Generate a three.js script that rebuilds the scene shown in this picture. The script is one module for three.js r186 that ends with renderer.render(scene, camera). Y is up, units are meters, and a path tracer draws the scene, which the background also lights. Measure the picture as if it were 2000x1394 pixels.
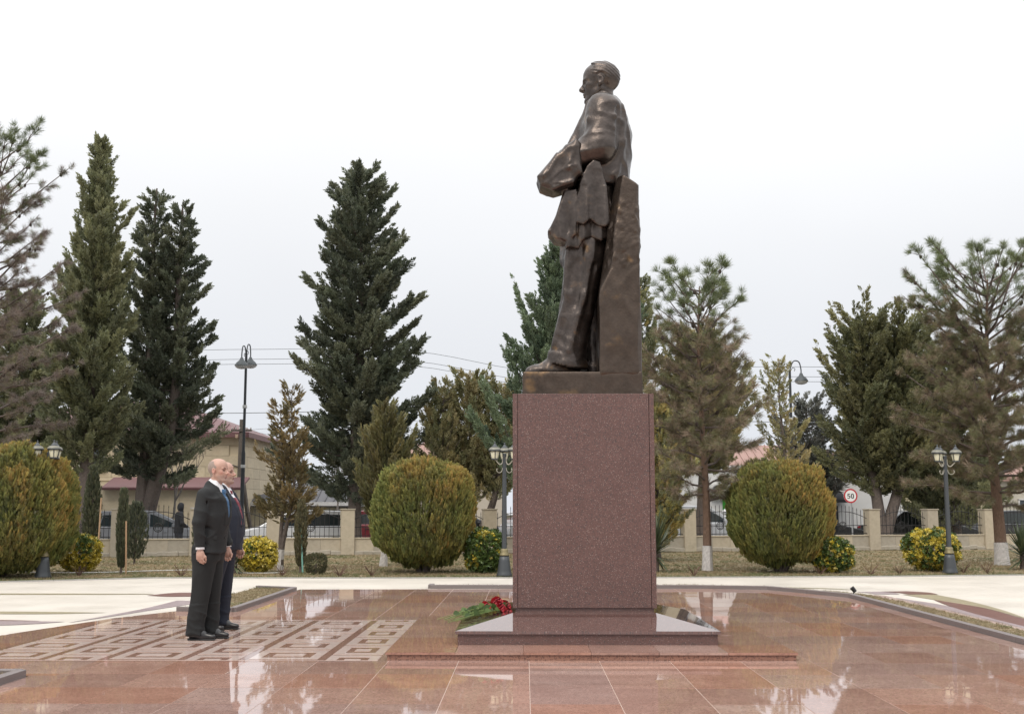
import * as THREE from 'three';
import { mergeGeometries } from 'three/addons/utils/BufferGeometryUtils.js';
import { RoundedBoxGeometry } from 'three/addons/geometries/RoundedBoxGeometry.js';
import { ImprovedNoise } from 'three/addons/math/ImprovedNoise.js';

// ------------------------------------------------------------------ camera, sky, sun, exposure
const scene = new THREE.Scene();
const camera = new THREE.PerspectiveCamera(33.72, 1024 / 713, 0.1, 2000);
camera.rotation.order = 'YXZ';
camera.position.set(0, 1.27, 0);
camera.rotation.set(Math.atan(299 / 2300), Math.atan(25 / 2300), 0);

const renderer = new THREE.WebGLRenderer({ antialias: true });
renderer.toneMapping = THREE.LinearToneMapping;
renderer.toneMappingExposure = 1.0;
renderer.shadowMap.enabled = true;
renderer.shadowMap.type = THREE.PCFSoftShadowMap;

const noise = new ImprovedNoise();
const N = (x, y, z) => noise.noise(x, y, z);
const fbm = (x, y, z, o = 4) => { let s = 0, a = 0.5; for (let i = 0; i < o; i++) { s += a * N(x, y, z); x *= 2.03; y *= 2.03; z *= 2.03; a *= 0.5; } return s; };

{ // even high overcast: slightly blue-grey near the horizon, brighter towards the zenith (as a cloud deck is)
  const w = 512, h = 256, data = new Float32Array(w * h * 4);
  for (let j = 0; j < h; j++) for (let i = 0; i < w; i++) {
    const el = ((j + 0.5) / h - 0.5) * Math.PI, az = (i + 0.5) / w * Math.PI * 2, s = Math.max(0, Math.sin(el)), c = Math.cos(el);
    const dx = Math.cos(az) * c, dz = Math.sin(az) * c;
    const cl = fbm(dx * 2.2 + 5, s * 5, dz * 2.2 + 9, 4) * 0.07;
    const L = (0.82 + cl) * (1 + 2.1 * Math.pow(s, 1.85)), b = 1 - Math.min(1, s / 0.34);
    const k = (j * w + i) * 4;
    data[k] = L * (1 - 0.045 * b - 0.006); data[k + 1] = L * (1 - 0.012 * b); data[k + 2] = L * (1.012 + 0.05 * b); data[k + 3] = 1;
  }
  const sky = new THREE.DataTexture(data, w, h, THREE.RGBAFormat, THREE.FloatType);
  sky.mapping = THREE.EquirectangularReflectionMapping; sky.magFilter = THREE.LinearFilter; sky.needsUpdate = true;
  scene.background = sky; scene.environment = sky;
}
const sun = new THREE.DirectionalLight(0xfff4e6, 1.45);
sun.position.set(-14, 40, 16); sun.target.position.set(0, 0, -14);
sun.castShadow = true; sun.shadow.radius = 45; sun.shadow.mapSize.set(2048, 2048);
Object.assign(sun.shadow.camera, { left: -30, right: 30, top: 35, bottom: -35, near: 1, far: 120 });
sun.name = 'sun'; scene.add(sun, sun.target);

// ------------------------------------------------------------------ helpers
function rng(seed) { let a = seed >>> 0; return () => { a |= 0; a = a + 0x6D2B79F5 | 0; let t = Math.imul(a ^ a >>> 15, 1 | a); t = t + Math.imul(t ^ t >>> 7, 61 | t) ^ t; return ((t ^ t >>> 14) >>> 0) / 4294967296; }; }
const V = (x, y, z) => new THREE.Vector3(x, y, z);
const clamp = (v, a = 0, b = 1) => v < a ? a : v > b ? b : v;
const lerp = (a, b, t) => a + (b - a) * t;
const sstep = (a, b, x) => { const t = clamp((x - a) / (b - a)); return t * t * (3 - 2 * t); };
const lin = (r, g, b) => new THREE.Color().setRGB(r, g, b);
const used = {};
function numbered(n) { const k = used[n] = (used[n] ?? -1) + 1; return k ? n + '_' + String(k).padStart(3, '0') : n; }
function tag(o, label, category, group) { o.userData.label = label; o.userData.category = category; if (group) o.userData.group = group; return o; }
function thing(name, label, category, pos = [0, 0, 0], turn = 0, group) {
  const o = new THREE.Group(); o.name = numbered(name); o.position.set(...pos); o.rotation.y = turn; scene.add(o);
  return tag(o, label, category, group);
}
function mesh(name, geo, mat, parent) {
  const m = new THREE.Mesh(geo, mat); m.name = name; m.castShadow = m.receiveShadow = true; if (parent) parent.add(m); return m;
}
function struct(name, geo, mat) { const m = mesh(numbered(name), geo, mat, scene); m.userData.kind = 'structure'; return m; }
function structGroup(name) { const g = new THREE.Group(); g.name = numbered(name); g.userData.kind = 'structure'; scene.add(g); return g; }
const mat = (color, roughness = 0.8, metalness = 0, extra = {}) => new THREE.MeshStandardMaterial({ color: Array.isArray(color) ? lin(...color) : color, roughness, metalness, ...extra });
// geometry bits
const ni = (g) => g.index ? g.toNonIndexed() : g;
const keep = (g) => { for (const k of Object.keys(g.attributes)) if (!['position', 'normal', 'uv'].includes(k)) g.deleteAttribute(k); return g; };
const merge = (list) => mergeGeometries(list.map((g) => keep(ni(g))));
function box(w, h, d, x = 0, y = 0, z = 0, r = 0) {
  const g = r ? new RoundedBoxGeometry(w, h, d, 2, r) : new THREE.BoxGeometry(w, h, d); g.translate(x, y, z); return g;
}
function boxUV(g) { // uv in metres, by the face's main direction
  g = ni(g); const p = g.attributes.position, n = g.attributes.normal, uv = new Float32Array(p.count * 2);
  for (let i = 0; i < p.count; i++) {
    const ax = Math.abs(n.getX(i)), ay = Math.abs(n.getY(i)), az = Math.abs(n.getZ(i)), x = p.getX(i), y = p.getY(i), z = p.getZ(i);
    const [u, v] = ay >= ax && ay >= az ? [x, z] : ax > az ? [z + 0.37, y] : [x, y];
    uv[i * 2] = u; uv[i * 2 + 1] = v;
  }
  g.setAttribute('uv', new THREE.BufferAttribute(uv, 2)); return g;
}
function tube(pts, radii, sides = 7, caps = true) { // a tapered tube through points
  const P = pts.map((p) => Array.isArray(p) ? V(...p) : p), n = P.length, pos = [], uv = [], idx = [];
  let ref = V(0.31, 0.11, 0.94); let len = 0;
  for (let i = 0; i < n; i++) {
    const t = P[Math.min(n - 1, i + 1)].clone().sub(P[Math.max(0, i - 1)]).normalize();
    const a = ref.clone().addScaledVector(t, -ref.dot(t)); if (a.lengthSq() < 1e-4) a.set(1, 0, 0).addScaledVector(t, -t.x); a.normalize(); ref = a;
    const b = t.clone().cross(a), r = Array.isArray(radii) ? radii[i] : radii; if (i) len += P[i].distanceTo(P[i - 1]);
    for (let k = 0; k <= sides; k++) {
      const q = k / sides * Math.PI * 2, c = Math.cos(q) * r, s = Math.sin(q) * r;
      pos.push(P[i].x + a.x * c + b.x * s, P[i].y + a.y * c + b.y * s, P[i].z + a.z * c + b.z * s); uv.push(k / sides * 2 * Math.PI * Math.max(r, 0.02), len);
    }
    if (i) for (let k = 0; k < sides; k++) { const o = i * (sides + 1) + k, q = o - sides - 1; idx.push(q, q + 1, o, q + 1, o + 1, o); }
  }
  if (caps) for (const [i, f] of [[0, 1], [n - 1, 0]]) {
    const c = pos.length / 3; pos.push(P[i].x, P[i].y, P[i].z); uv.push(0, 0);
    for (let k = 0; k < sides; k++) { const o = i * (sides + 1) + k; f ? idx.push(c, o + 1, o) : idx.push(c, o, o + 1); }
  }
  const g = new THREE.BufferGeometry(); g.setAttribute('position', new THREE.Float32BufferAttribute(pos, 3)); g.setAttribute('uv', new THREE.Float32BufferAttribute(uv, 2)); g.setIndex(idx); g.computeVertexNormals(); return g;
}
const lathe = (pts, seg = 20) => new THREE.LatheGeometry(pts.map(([r, y]) => new THREE.Vector2(r, y)), seg);
function slabGeo(poly, top, thick, tilt = [0, 0]) { // poly [[x,z],...] in order; a flat piece with sides, uv in metres
  const n = poly.length, cx = poly.reduce((s, p) => s + p[0], 0) / n, cz = poly.reduce((s, p) => s + p[1], 0) / n;
  let A = 0; for (let i = 0; i < n; i++) { const [x, z] = poly[i], [u, w] = poly[(i + 1) % n]; A += x * w - u * z; }
  if (A > 0) poly = poly.slice().reverse();
  const Y = (p) => top + tilt[0] * (p[0] - cx) + tilt[1] * (p[1] - cz);
  const pos = [], uv = [], nor = [], tri = (a, b, c, nn) => { for (const q of [a, b, c]) { pos.push(...q); nor.push(...nn); uv.push(Math.abs(nn[1]) > 0.5 ? q[0] : q[0] + q[2], Math.abs(nn[1]) > 0.5 ? q[2] : q[1]); } };
  const T = poly.map((p) => [p[0], Y(p), p[1]]), B = poly.map((p) => [p[0], top - thick, p[1]]);
  const up = [-tilt[0], 1, -tilt[1]];
  for (let i = 1; i < n - 1; i++) tri(T[0], T[i], T[i + 1], up);
  for (let i = 0; i < n; i++) { const j = (i + 1) % n, ex = T[j][0] - T[i][0], ez = T[j][2] - T[i][2], l = Math.hypot(ex, ez) || 1, nn = [-ez / l, 0, ex / l]; tri(T[i], B[i], B[j], nn); tri(T[i], B[j], T[j], nn); }
  const g = new THREE.BufferGeometry(); g.setAttribute('position', new THREE.Float32BufferAttribute(pos, 3)); g.setAttribute('normal', new THREE.Float32BufferAttribute(nor, 3)); g.setAttribute('uv', new THREE.Float32BufferAttribute(uv, 2)); return g;
}
function clip(poly, a, b) { // keep the left side of a->b (x,z plane seen from above with z down)
  const out = [], f = (p) => (b[0] - a[0]) * (p[1] - a[1]) - (b[1] - a[1]) * (p[0] - a[0]);
  for (let i = 0; i < poly.length; i++) {
    const p = poly[i], q = poly[(i + 1) % poly.length], fp = f(p), fq = f(q);
    if (fp >= 0) out.push(p);
    if ((fp >= 0) !== (fq >= 0)) { const t = fp / (fp - fq); out.push([lerp(p[0], q[0], t), lerp(p[1], q[1], t)]); }
  }
  return out;
}
function clipTo(poly, region) { for (let i = 0; i < region.length && poly.length > 2; i++) poly = clip(poly, region[i], region[(i + 1) % region.length]); return poly; }
const areaOf = (p) => { let A = 0; for (let i = 0; i < p.length; i++) { const q = p[(i + 1) % p.length]; A += p[i][0] * q[1] - q[0] * p[i][1]; } return Math.abs(A / 2); };
function sheet(poly, y, name, m) { // a flat polygon, uv in metres
  const s = new THREE.Shape(poly.map(([x, z]) => new THREE.Vector2(x, -z))), g = new THREE.ShapeGeometry(s); g.rotateX(-Math.PI / 2); g.translate(0, y, 0);
  const p = g.attributes.position, uv = g.attributes.uv; for (let i = 0; i < p.count; i++) uv.setXY(i, p.getX(i), p.getZ(i));
  return struct(name, g, m);
}
// textures
function tex(w, h, fn, srgb = true, rep = 1) {
  const d = new Uint8Array(w * h * 4), o = [0, 0, 0];
  for (let j = 0; j < h; j++) for (let i = 0; i < w; i++) { fn(i / w, j / h, o, i, j); const k = (j * w + i) * 4; d[k] = clamp(o[0]) * 255; d[k + 1] = clamp(o[1]) * 255; d[k + 2] = clamp(o[2]) * 255; d[k + 3] = 255; }
  const t = new THREE.DataTexture(d, w, h); t.wrapS = t.wrapT = THREE.RepeatWrapping; t.magFilter = THREE.LinearFilter; t.minFilter = THREE.LinearMipmapLinearFilter; t.generateMipmaps = true;
  if (srgb) t.colorSpace = THREE.SRGBColorSpace; t.repeat.set(rep, rep); t.needsUpdate = true; return t;
}
const rp = (t, r) => { const c = t.clone(); c.repeat.set(r, Array.isArray(r) ? r[1] : r); if (Array.isArray(r)) c.repeat.set(r[0], r[1]); c.needsUpdate = true; return c; };
// tiling noise on the unit square
const tn = (u, v, f, z = 0, o = 4) => { // blend of two offset copies so that edges meet
  const s = (a, b) => fbm(a * f, b * f, z, o); const bu = u, bv = v;
  return (s(u, v) * (1 - bu) + s(u - 1, v) * bu) * (1 - bv) + (s(u, v - 1) * (1 - bu) + s(u - 1, v - 1) * bu) * bv;
};
const sr = (l) => l <= 0.0031308 ? 12.92 * l : 1.055 * Math.pow(l, 1 / 2.4) - 0.055; // linear -> sRGB value for colour maps
const put = (o, r, g, b) => { o[0] = sr(r); o[1] = sr(g); o[2] = sr(b); };

// a neutral grain (multiplied by each material's colour)
const hash = (i, j, s = 0) => { let h = Math.imul(i + 374761393 * (s + 1), 668265263) ^ Math.imul(j + 1274126177, 2246822519); h = Math.imul(h ^ h >>> 13, 1274126177); return ((h ^ h >>> 16) >>> 0) / 4294967296; };
function cellFlecks(w, per, seed) { // a field of crystal flecks: for each pixel the value of its nearest crystal
  const n = per, px = [], r = rng(seed); for (let i = 0; i < n * n; i++) px.push([r(), r(), r()]);
  return (u, v) => { const x = u * n, y = v * n, i = Math.floor(x), j = Math.floor(y); let best = 9, val = 0;
    for (let a = -1; a < 2; a++) for (let b = -1; b < 2; b++) { const I = (i + a + n) % n, J = (j + b + n) % n, q = px[J * n + I], dx = i + a + q[0] - x, dy = j + b + q[1] - y, d = dx * dx + dy * dy; if (d < best) { best = d; val = q[2]; } }
    return [val, Math.sqrt(best)]; };
}
console.log('helpers ready');
// ------------------------------------------------------------------ the setting
const fl1 = cellFlecks(512, 90, 11), fl2 = cellFlecks(512, 46, 12);
const redGrain = tex(512, 512, (u, v, o) => { // red granite: feldspar grains with dark mica and pale quartz, faint veins of tone
  const [a] = fl1(u, v), [b] = fl2(u, v), n = tn(u, v, 4, 3), m = tn(u, v, 22, 7, 2); let k = 0.86 + 0.25 * (a - 0.5) + 0.12 * (b - 0.5) + 0.3 * n + 0.1 * m;
  if (a > 0.93) put(o, k * 0.68, k * 0.66, k * 0.66); else if (a < 0.07) put(o, k * 1.1, k * 1.05, k * 1.02); else put(o, k, k * (0.97 + 0.12 * n), k * (0.96 + 0.16 * n)); });
const paleGrain = tex(256, 256, (u, v, o) => { const [a] = fl2(u, v), n = tn(u, v, 5, 15), k = 0.95 + 0.1 * (a - 0.5) + 0.16 * n; put(o, k, k * (1 + 0.04 * n), k * (1 + 0.05 * n)); });
const wetRough = tex(512, 512, (u, v, o) => { // wet film: mostly smooth, some patches drying
  const n = tn(u, v, 5, 1, 4), m = tn(u, v, 17, 4, 3); const k = 0.03 + 0.24 * sstep(0.1, 0.5, n + 0.4 * m) + 0.015 * m; o[0] = o[1] = o[2] = k; }, false);
const fineBump = tex(256, 256, (u, v, o) => { o[0] = o[1] = o[2] = 0.5 + 0.5 * tn(u, v, 18, 2, 3); }, false);
const slowBump = tex(256, 256, (u, v, o) => { o[0] = o[1] = o[2] = 0.5 + 0.6 * tn(u, v, 4, 6, 3); }, false);

const redMats = [[0.435, 0.275, 0.22], [0.47, 0.295, 0.235], [0.385, 0.24, 0.195], [0.445, 0.305, 0.258], [0.425, 0.24, 0.18], [0.395, 0.265, 0.228]].map((c) =>
  mat(c, 1, 0, { map: rp(redGrain, 1 / 1.1), roughnessMap: rp(wetRough, 1 / 6.5), bumpMap: rp(slowBump, 1 / 1.7), bumpScale: 0.0006 }));
const creamMat = mat([0.61, 0.565, 0.50], 1, 0, {
  map: tex(512, 512, (u, v, o) => { const n = tn(u, v, 6, 31), s = tn(u, v, 40, 5, 2), t = sstep(0.15, 0.4, tn(u, v, 3.3, 8)); const k = 0.96 + 0.16 * n + 0.09 * s - 0.1 * t; put(o, k, k * (0.995 - 0.012 * t), k * (0.99 - 0.05 * t)); }, true, 1 / 9),
  roughnessMap: tex(256, 256, (u, v, o) => { o[0] = o[1] = o[2] = 0.42 + 0.35 * tn(u, v, 5, 9); }, false, 1 / 5) });
const soilMap = tex(512, 512, (u, v, o) => { const n = tn(u, v, 5, 41), m = tn(u, v, 23, 42, 3), f = tn(u, v, 90, 43, 2), g = sstep(-0.1, 0.25, n); const k = 0.85 + 0.5 * m + 0.5 * f; put(o, k * lerp(0.29, 0.21, g), k * lerp(0.225, 0.19, g), k * lerp(0.14, 0.095, g)); }, true, 1 / 4);
const lawnMat = mat([1, 1, 1], 0.95, 0, { map: soilMap, bumpMap: rp(fineBump, 1 / 0.6), bumpScale: 0.02 });

// far ground and the road behind the fence, a step lower than the plaza
const ground = new THREE.PlaneGeometry(900, 900); ground.rotateX(-Math.PI / 2); ground.translate(0, -0.225, -150);
struct('ground', ground, mat([0.17, 0.155, 0.12], 0.95));
const fx = 0.9704, fz = -0.2416, F0 = [-11.2, -32.8];        // the fence's line
const fenceAt = (t, off = 0) => [F0[0] + fx * t - fz * off * -1, F0[1] + fz * t + fx * off * -1]; // off: metres beyond the fence
const along = (t0, t1, o0, o1) => [fenceAt(t0, o0), fenceAt(t1, o0), fenceAt(t1, o1), fenceAt(t0, o1)];
const roadMat = mat([0.16, 0.157, 0.155], 0.75, 0, { bumpMap: rp(fineBump, 2), bumpScale: 0.004 });
sheet(along(-50, 80, 4.2, 12), -0.219, 'road', roadMat);
sheet(along(-50, 80, 0.3, 3.9), -0.11, 'pavement', mat([0.36, 0.34, 0.31], 0.85));
{ // kerb of painted stones, yellow and white by turns
  const k = structGroup('road_kerb'), gs = new THREE.BoxGeometry(0.96, 0.16, 0.16), y = mat([0.62, 0.46, 0.07], 0.7), w = mat([0.62, 0.61, 0.57], 0.7), ang = Math.atan2(-fz, fx);
  for (let i = -8; i < 40; i++) { const [x, z] = fenceAt(i, 4.0), m = mesh('kerb_stone', gs, i % 3 === 0 ? y : w, k); m.position.set(x, -0.16, z); m.rotation.y = ang; }
}
// lawn between the paving and the fence
const edge = [[-60, -15.5], [-9.38, -21.25], [-7.0, -22.5], [-3.1, -22.5], [2.5, -22.72], [6.65, -23.1], [9.83, -23.68], [60, -31]];
const lawnPoly = [...edge, fenceAt(72, 0), fenceAt(-52, 0)];
sheet(lawnPoly, -0.012, 'lawn', lawnMat);
// pale stone paving all round the monument
{ const g = [[-60, 14], [60, 14], ...edge.slice().reverse()]; sheet(g, -0.008, 'pale_paving', creamMat); }
{ // a low edging stone between paving and lawn
  const m = mat([0.33, 0.32, 0.30], 0.85), g = structGroup('lawn_edging');
  for (let i = 0; i < edge.length - 1; i++) { const [a, b] = [edge[i], edge[i + 1]], L = Math.hypot(b[0] - a[0], b[1] - a[1]), n = Math.min(40, Math.max(1, Math.round(L / 1.0)));
    for (let k = 0; k < n; k++) { if (Math.abs(lerp(a[0], b[0], k / n)) > 16) continue; const s = mesh('edging_stone', box(L / n - 0.008, 0.05, 0.06), m, g); s.position.set(lerp(a[0], b[0], (k + 0.5) / n), -0.012, lerp(a[1], b[1], (k + 0.5) / n)); s.rotation.y = -Math.atan2(b[1] - a[1], b[0] - a[0]); } }
}
// coloured bands, stone inlay and painted wet streaks, that curve across the pale paving
const bandMat = (c) => mat(c, 0.32, 0, { map: rp(redGrain, 1 / 1.3) });
const maroonBand = bandMat([0.21, 0.105, 0.09]), oliveBand = bandMat([0.40, 0.355, 0.235]), lilacBand = bandMat([0.40, 0.33, 0.34]), roseBand = bandMat([0.52, 0.40, 0.36]);
function band(inner, outer, y, m) { const c = (p) => new THREE.CatmullRomCurve3(p.map(([x, z]) => V(x, 0, z))).getPoints(24).map((q) => [q.x, q.z]); sheet([...c(inner), ...c(outer).reverse()], y, 'paving_band', m); }
band([[5.24, -18.3], [5.22, -16], [5.2, -13], [5.2, -8]], [[5.42, -18.1], [5.43, -16], [5.42, -13], [5.42, -8]], -0.004, roseBand);
band([[5.43, -17.6], [5.44, -15.6], [5.43, -13.6], [5.43, -11]], [[5.45, -17.62], [5.66, -16.3], [5.6, -14.8], [5.46, -11]], -0.004, lilacBand);
band([[5.85, -17.2], [5.66, -15.9], [5.55, -14.2], [5.5, -11], [5.5, -8]], [[5.88, -17.2], [6.02, -15.9], [5.9, -14.2], [5.75, -11], [5.7, -8]], -0.0035, maroonBand);
band([[5.75, -18.3], [5.88, -17.1], [6.03, -15.9], [5.93, -14.3]], [[6.25, -18.3], [6.28, -17.2], [6.16, -15.6], [5.95, -14.25]], -0.004, oliveBand);
band([[5.6, -18.95], [5.8, -18.7], [5.86, -18.32]], [[6.05, -19.05], [6.3, -18.75], [6.3, -18.32]], -0.0035, maroonBand);
band([[5.2, -18.9], [5.3, -18.7], [5.35, -18.35]], [[5.58, -18.95], [5.75, -18.7], [5.72, -18.35]], -0.004, lilacBand);
band([[-4.44, -16.9], [-4.75, -15.6], [-5.0, -14.5], [-5.2, -13.7]], [[-4.95, -17.0], [-4.98, -15.6], [-5.12, -14.4], [-5.22, -13.68]], -0.004, lilacBand);
band([[-5.3, -13.78], [-5.7, -13.85], [-6.6, -13.9]], [[-5.5, -13.55], [-5.85, -13.35], [-6.7, -13.2]], -0.004, lilacBand);
band([[-5.62, -13.87], [-6.0, -13.97], [-7.2, -14.05]], [[-5.64, -13.84], [-6.05, -13.87], [-7.2, -13.9]], -0.0035, maroonBand);
band([[-5.25, -15.0], [-5.9, -15.1], [-7.6, -15.2]], [[-5.3, -14.97], [-5.95, -14.8], [-7.6, -14.85]], -0.004, oliveBand);  // olive colour paints the trees mirrored in a thin puddle
band([[-4.9, -18.55], [-5.4, -18.6], [-5.7, -18.0]], [[-4.88, -17.8], [-5.3, -17.75], [-5.66, -17.95]], -0.004, maroonBand);
band([[-5.7, -18.35], [-7, -18.4], [-9.4, -18.4]], [[-5.72, -18.22], [-7, -18.15], [-9.4, -18.15]], -0.004, oliveBand);
band([[4.2, -20.05], [5.0, -19.75], [5.3, -19.4]], [[3.9, -20.02], [4.9, -19.62], [5.2, -19.38]], -0.004, oliveBand);

// red granite floor round the monument: every slab a piece of its own, wet, laid not quite level
const CX = 0.565, CZ = -12.03;
const mainRegion = [[-3.64, 3], [4.74, 3], [4.74, -17.6], [3.9, -19.3], [2.9, -19.56], [-3.64, -19.3]];
const sideRegion = [[-3.845, 3], [-3.64, 3], [-3.64, -9.32], [-3.845, -9.32]];
const wayRegion = [[-3.64, -15.05], [-4.42, -15.2], [-4.88, -14.2], [-5.36, -12.3], [-5.72, -9.32], [-3.64, -9.32]];
const ccw = (r) => { let A = 0; for (let i = 0; i < r.length; i++) { const q = r[(i + 1) % r.length]; A += r[i][0] * q[1] - q[0] * r[i][1]; } return A > 0 ? r : r.slice().reverse(); };
const PX0 = -4.87, PX1 = -1.255, PZ0 = -14.0, PZ1 = -10.245;       // the inlaid carpet
const STEP = 1.745, PL = 1.1725, PED = 0.6815;                    // half-widths of step, plinth, pedestal
{
  const floor = structGroup('granite_floor'), r = rng(5), rest = [];
  const bedM = mat([0.49, 0.375, 0.32], 0.6);
  for (const R of [mainRegion, wayRegion, sideRegion]) { const s = mesh('joint_mortar', slabGeo(R, -0.0022, 0.004), bedM, floor); s.material = bedM; }
  const rows = []; for (let z = 3.4; z > -20; z -= 0.7125) rows.push(z - 0.003);
  const cells = [];
  for (let j = 0; j < rows.length; j++) for (let i = -11; i < 9; i++) {
    const off = 0.033, x0 = off + i * 0.597, x1 = x0 + 0.597, z1 = rows[j], z0 = z1 - 0.7125, g = 0.0026;
    for (const R of [ccw(mainRegion), ccw(wayRegion), ccw(sideRegion)]) {
      let cell = clipTo([[x0 + g, z0 + g], [x1 - g, z0 + g], [x1 - g, z1 - g], [x0 + g, z1 - g]], R);
      // the carpet is set into the floor: keep what lies outside it, piece by piece
      const parts = [];
      const inX = x1 > PX0 && x0 < PX1, inZ = z1 > PZ0 && z0 < PZ1;
      if (inX && inZ) {
        const e = 0.002;
        parts.push(clip(cell, [PX1 + e, -50], [PX1 + e, 50]).length ? clipTo(cell, ccw([[PX1 + e, -50], [50, -50], [50, 50], [PX1 + e, 50]])) : []);
        parts.push(clipTo(cell, ccw([[-50, -50], [PX0 - e, -50], [PX0 - e, 50], [-50, 50]])));
        const mid = clipTo(cell, ccw([[PX0 - e, -50], [PX1 + e, -50], [PX1 + e, 50], [PX0 - e, 50]]));
        if (mid.length > 2) { parts.push(clipTo(mid, ccw([[-50, PZ1 + e], [50, PZ1 + e], [50, 50], [-50, 50]]))); parts.push(clipTo(mid, ccw([[-50, -50], [50, -50], [50, PZ0 - e], [-50, PZ0 - e]]))); }
      } else parts.push(cell);
      for (const c of parts) {
        if (c.length < 3 || areaOf(c) < 0.004) continue;
        const mx = c.reduce((s, p) => s + p[0], 0) / c.length, mz = c.reduce((s, p) => s + p[1], 0) / c.length;
        if (Math.abs(x0 + 0.3 - CX) < STEP - 0.65 && Math.abs(z0 + 0.35 - CZ) < STEP - 0.75) continue;   // under the step
        cells.push([c, mx, mz]);
      }
    }
  }
  for (const [c, mx, mz] of cells) {
    const g = slabGeo(c, 0, 0.03, [(r() - 0.5) * 0.0042, (r() - 0.5) * 0.0036]);
    if (mz > -6.8 || Math.abs(mx - 0.1) > Math.abs(mz) * 0.47) { rest.push(g); continue; }
    mesh('paving_slab', g, redMats[Math.floor(r() * redMats.length)], floor);
  }
  const rm = mesh('paving_slabs', merge(rest), redMats[0], floor); rm.userData.kind = 'stuff';

  // the inlaid carpet: pale frames and bars set into dark red stone
  const dark = mat([0.34, 0.205, 0.16], 1, 0, { map: rp(redGrain, 1 / 1.1), roughnessMap: rp(wetRough, 1 / 5), bumpMap: rp(slowBump, 1 / 1.7), bumpScale: 0.0005 });
  const pale = [[0.62, 0.49, 0.44], [0.60, 0.48, 0.43], [0.64, 0.515, 0.465]].map((c) => mat(c, 1, 0, { map: rp(paleGrain, 1 / 0.9), roughnessMap: rp(wetRough, 1 / 5), bumpMap: rp(slowBump, 1 / 1.7), bumpScale: 0.0005 }));
  mesh('inlay_bed', slabGeo([[PX0, PZ0], [PX1, PZ0], [PX1, PZ1], [PX0, PZ1]], -0.0006, 0.03), dark, floor);
  const ring = (x0, x1, z0, z1, fw, fd) => { // a frame from four mitred strips, cut off at the carpet's ends
    const out = [], q = (p) => { const c = clipTo(p, ccw([[PX0 + 0.01, PZ0 + 0.03], [PX1 - 0.005, PZ0 + 0.03], [PX1 - 0.005, PZ1 - 0.03], [PX0 + 0.01, PZ1 - 0.03]])); if (c.length > 2 && areaOf(c) > 0.0005) out.push(slabGeo(c, 0.0012, 0.01)); };
    q([[x0, z0], [x1, z0], [x1 - fw, z0 + fd], [x0 + fw, z0 + fd]]); q([[x0, z1], [x1, z1], [x1 - fw, z1 - fd], [x0 + fw, z1 - fd]]);
    q([[x0, z0], [x0 + fw, z0 + fd], [x0 + fw, z1 - fd], [x0, z1]]); q([[x1, z0], [x1 - fw, z0 + fd], [x1 - fw, z1 - fd], [x1, z1]]);
    return out;
  };
  const addRing = (g) => { if (g.length) mesh('inlay_frame', merge(g), pale[Math.floor(r() * 3)], floor); };
  const addBar = (x0, x1, z0, z1) => { const c = clipTo([[x0, z0], [x1, z0], [x1, z1], [x0, z1]], ccw([[PX0, PZ0 + 0.03], [PX1, PZ0 + 0.03], [PX1, PZ1 - 0.03], [PX0, PZ1 - 0.03]])); if (c.length > 2) mesh('inlay_bar', slabGeo(c, 0.0012, 0.01), pale[Math.floor(r() * 3)], floor); };
  const rowH = (PZ1 - PZ0 - 0.06) / 5; let x = PX0 + 0.08;
  for (let k = 0; k < 3; k++) {
    for (let j = 0; j < 5; j++) { const z0 = PZ0 + 0.03 + j * rowH + 0.072, z1 = z0 + rowH - 0.144; addRing(ring(x, x + 0.595, z0, z1, 0.085, 0.11)); addBar(x + 0.165, x + 0.43, z0 + 0.205, z1 - 0.205); if (j) addBar(x, x + 0.595, z0 - 0.096, z0 - 0.048); }
    x += 0.595 + 0.08;
    for (let j = -1; j < 5; j++) { const z0 = PZ0 + 0.03 + (j + 0.5) * rowH + 0.03, z1 = z0 + rowH - 0.06; addRing(ring(x, x + 0.45, z0, z1, 0.09, 0.13)); addBar(x + 0.155, x + 0.295, z0 + 0.25, z1 - 0.25); }
    x += 0.45 + 0.08;
  }
  for (const z of [PZ0 + 0.004, PZ1 - 0.026]) mesh('inlay_border', slabGeo([[PX0, z], [PX1, z], [PX1, z + 0.022], [PX0, z + 0.022]], 0.0012, 0.01), pale[0], floor);
}
// planting beds with granite kerbs
const kerbMat = mat([0.20, 0.175, 0.17], 0.55, 0, { map: rp(redGrain, 1) });
const bedSoil = mat([1, 1, 1], 0.95, 0, { map: rp(soilMap, 1 / 2), bumpMap: rp(fineBump, 1 / 0.4), bumpScale: 0.02 });
const beds = [
  { soil: [[4.85, 3], [5.2, 3], [5.22, -16], [5.1, -17.9], [4.8, -18.5], [3.95, -19.7], [2.6, -20.1], [-1.5, -19.9], [-1.5, -19.7], [2.9, -19.7], [4.0, -19.42], [4.85, -17.65]], kerb: [[4.79, 2.5], [4.79, -17.62], [3.94, -19.36], [2.9, -19.62], [-1.55, -19.62], [-1.55, -19.95]], name: 'right' },
  { soil: [[-3.74, -15.15], [-4.36, -15.28], [-4.42, -16.6], [-4.36, -19.36], [-3.74, -19.0]], kerb: [[-4.42, -15.2], [-3.68, -15.08], [-3.68, -19.05], [-4.36, -19.42]], name: 'left' },
  { soil: [[-3.93, -9.2], [-5.0, -9.2], [-5.0, 2], [-3.93, 2]], kerb: [[-5.3, -9.25], [-3.88, -9.25], [-3.88, 2]], name: 'near' },
];
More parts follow.
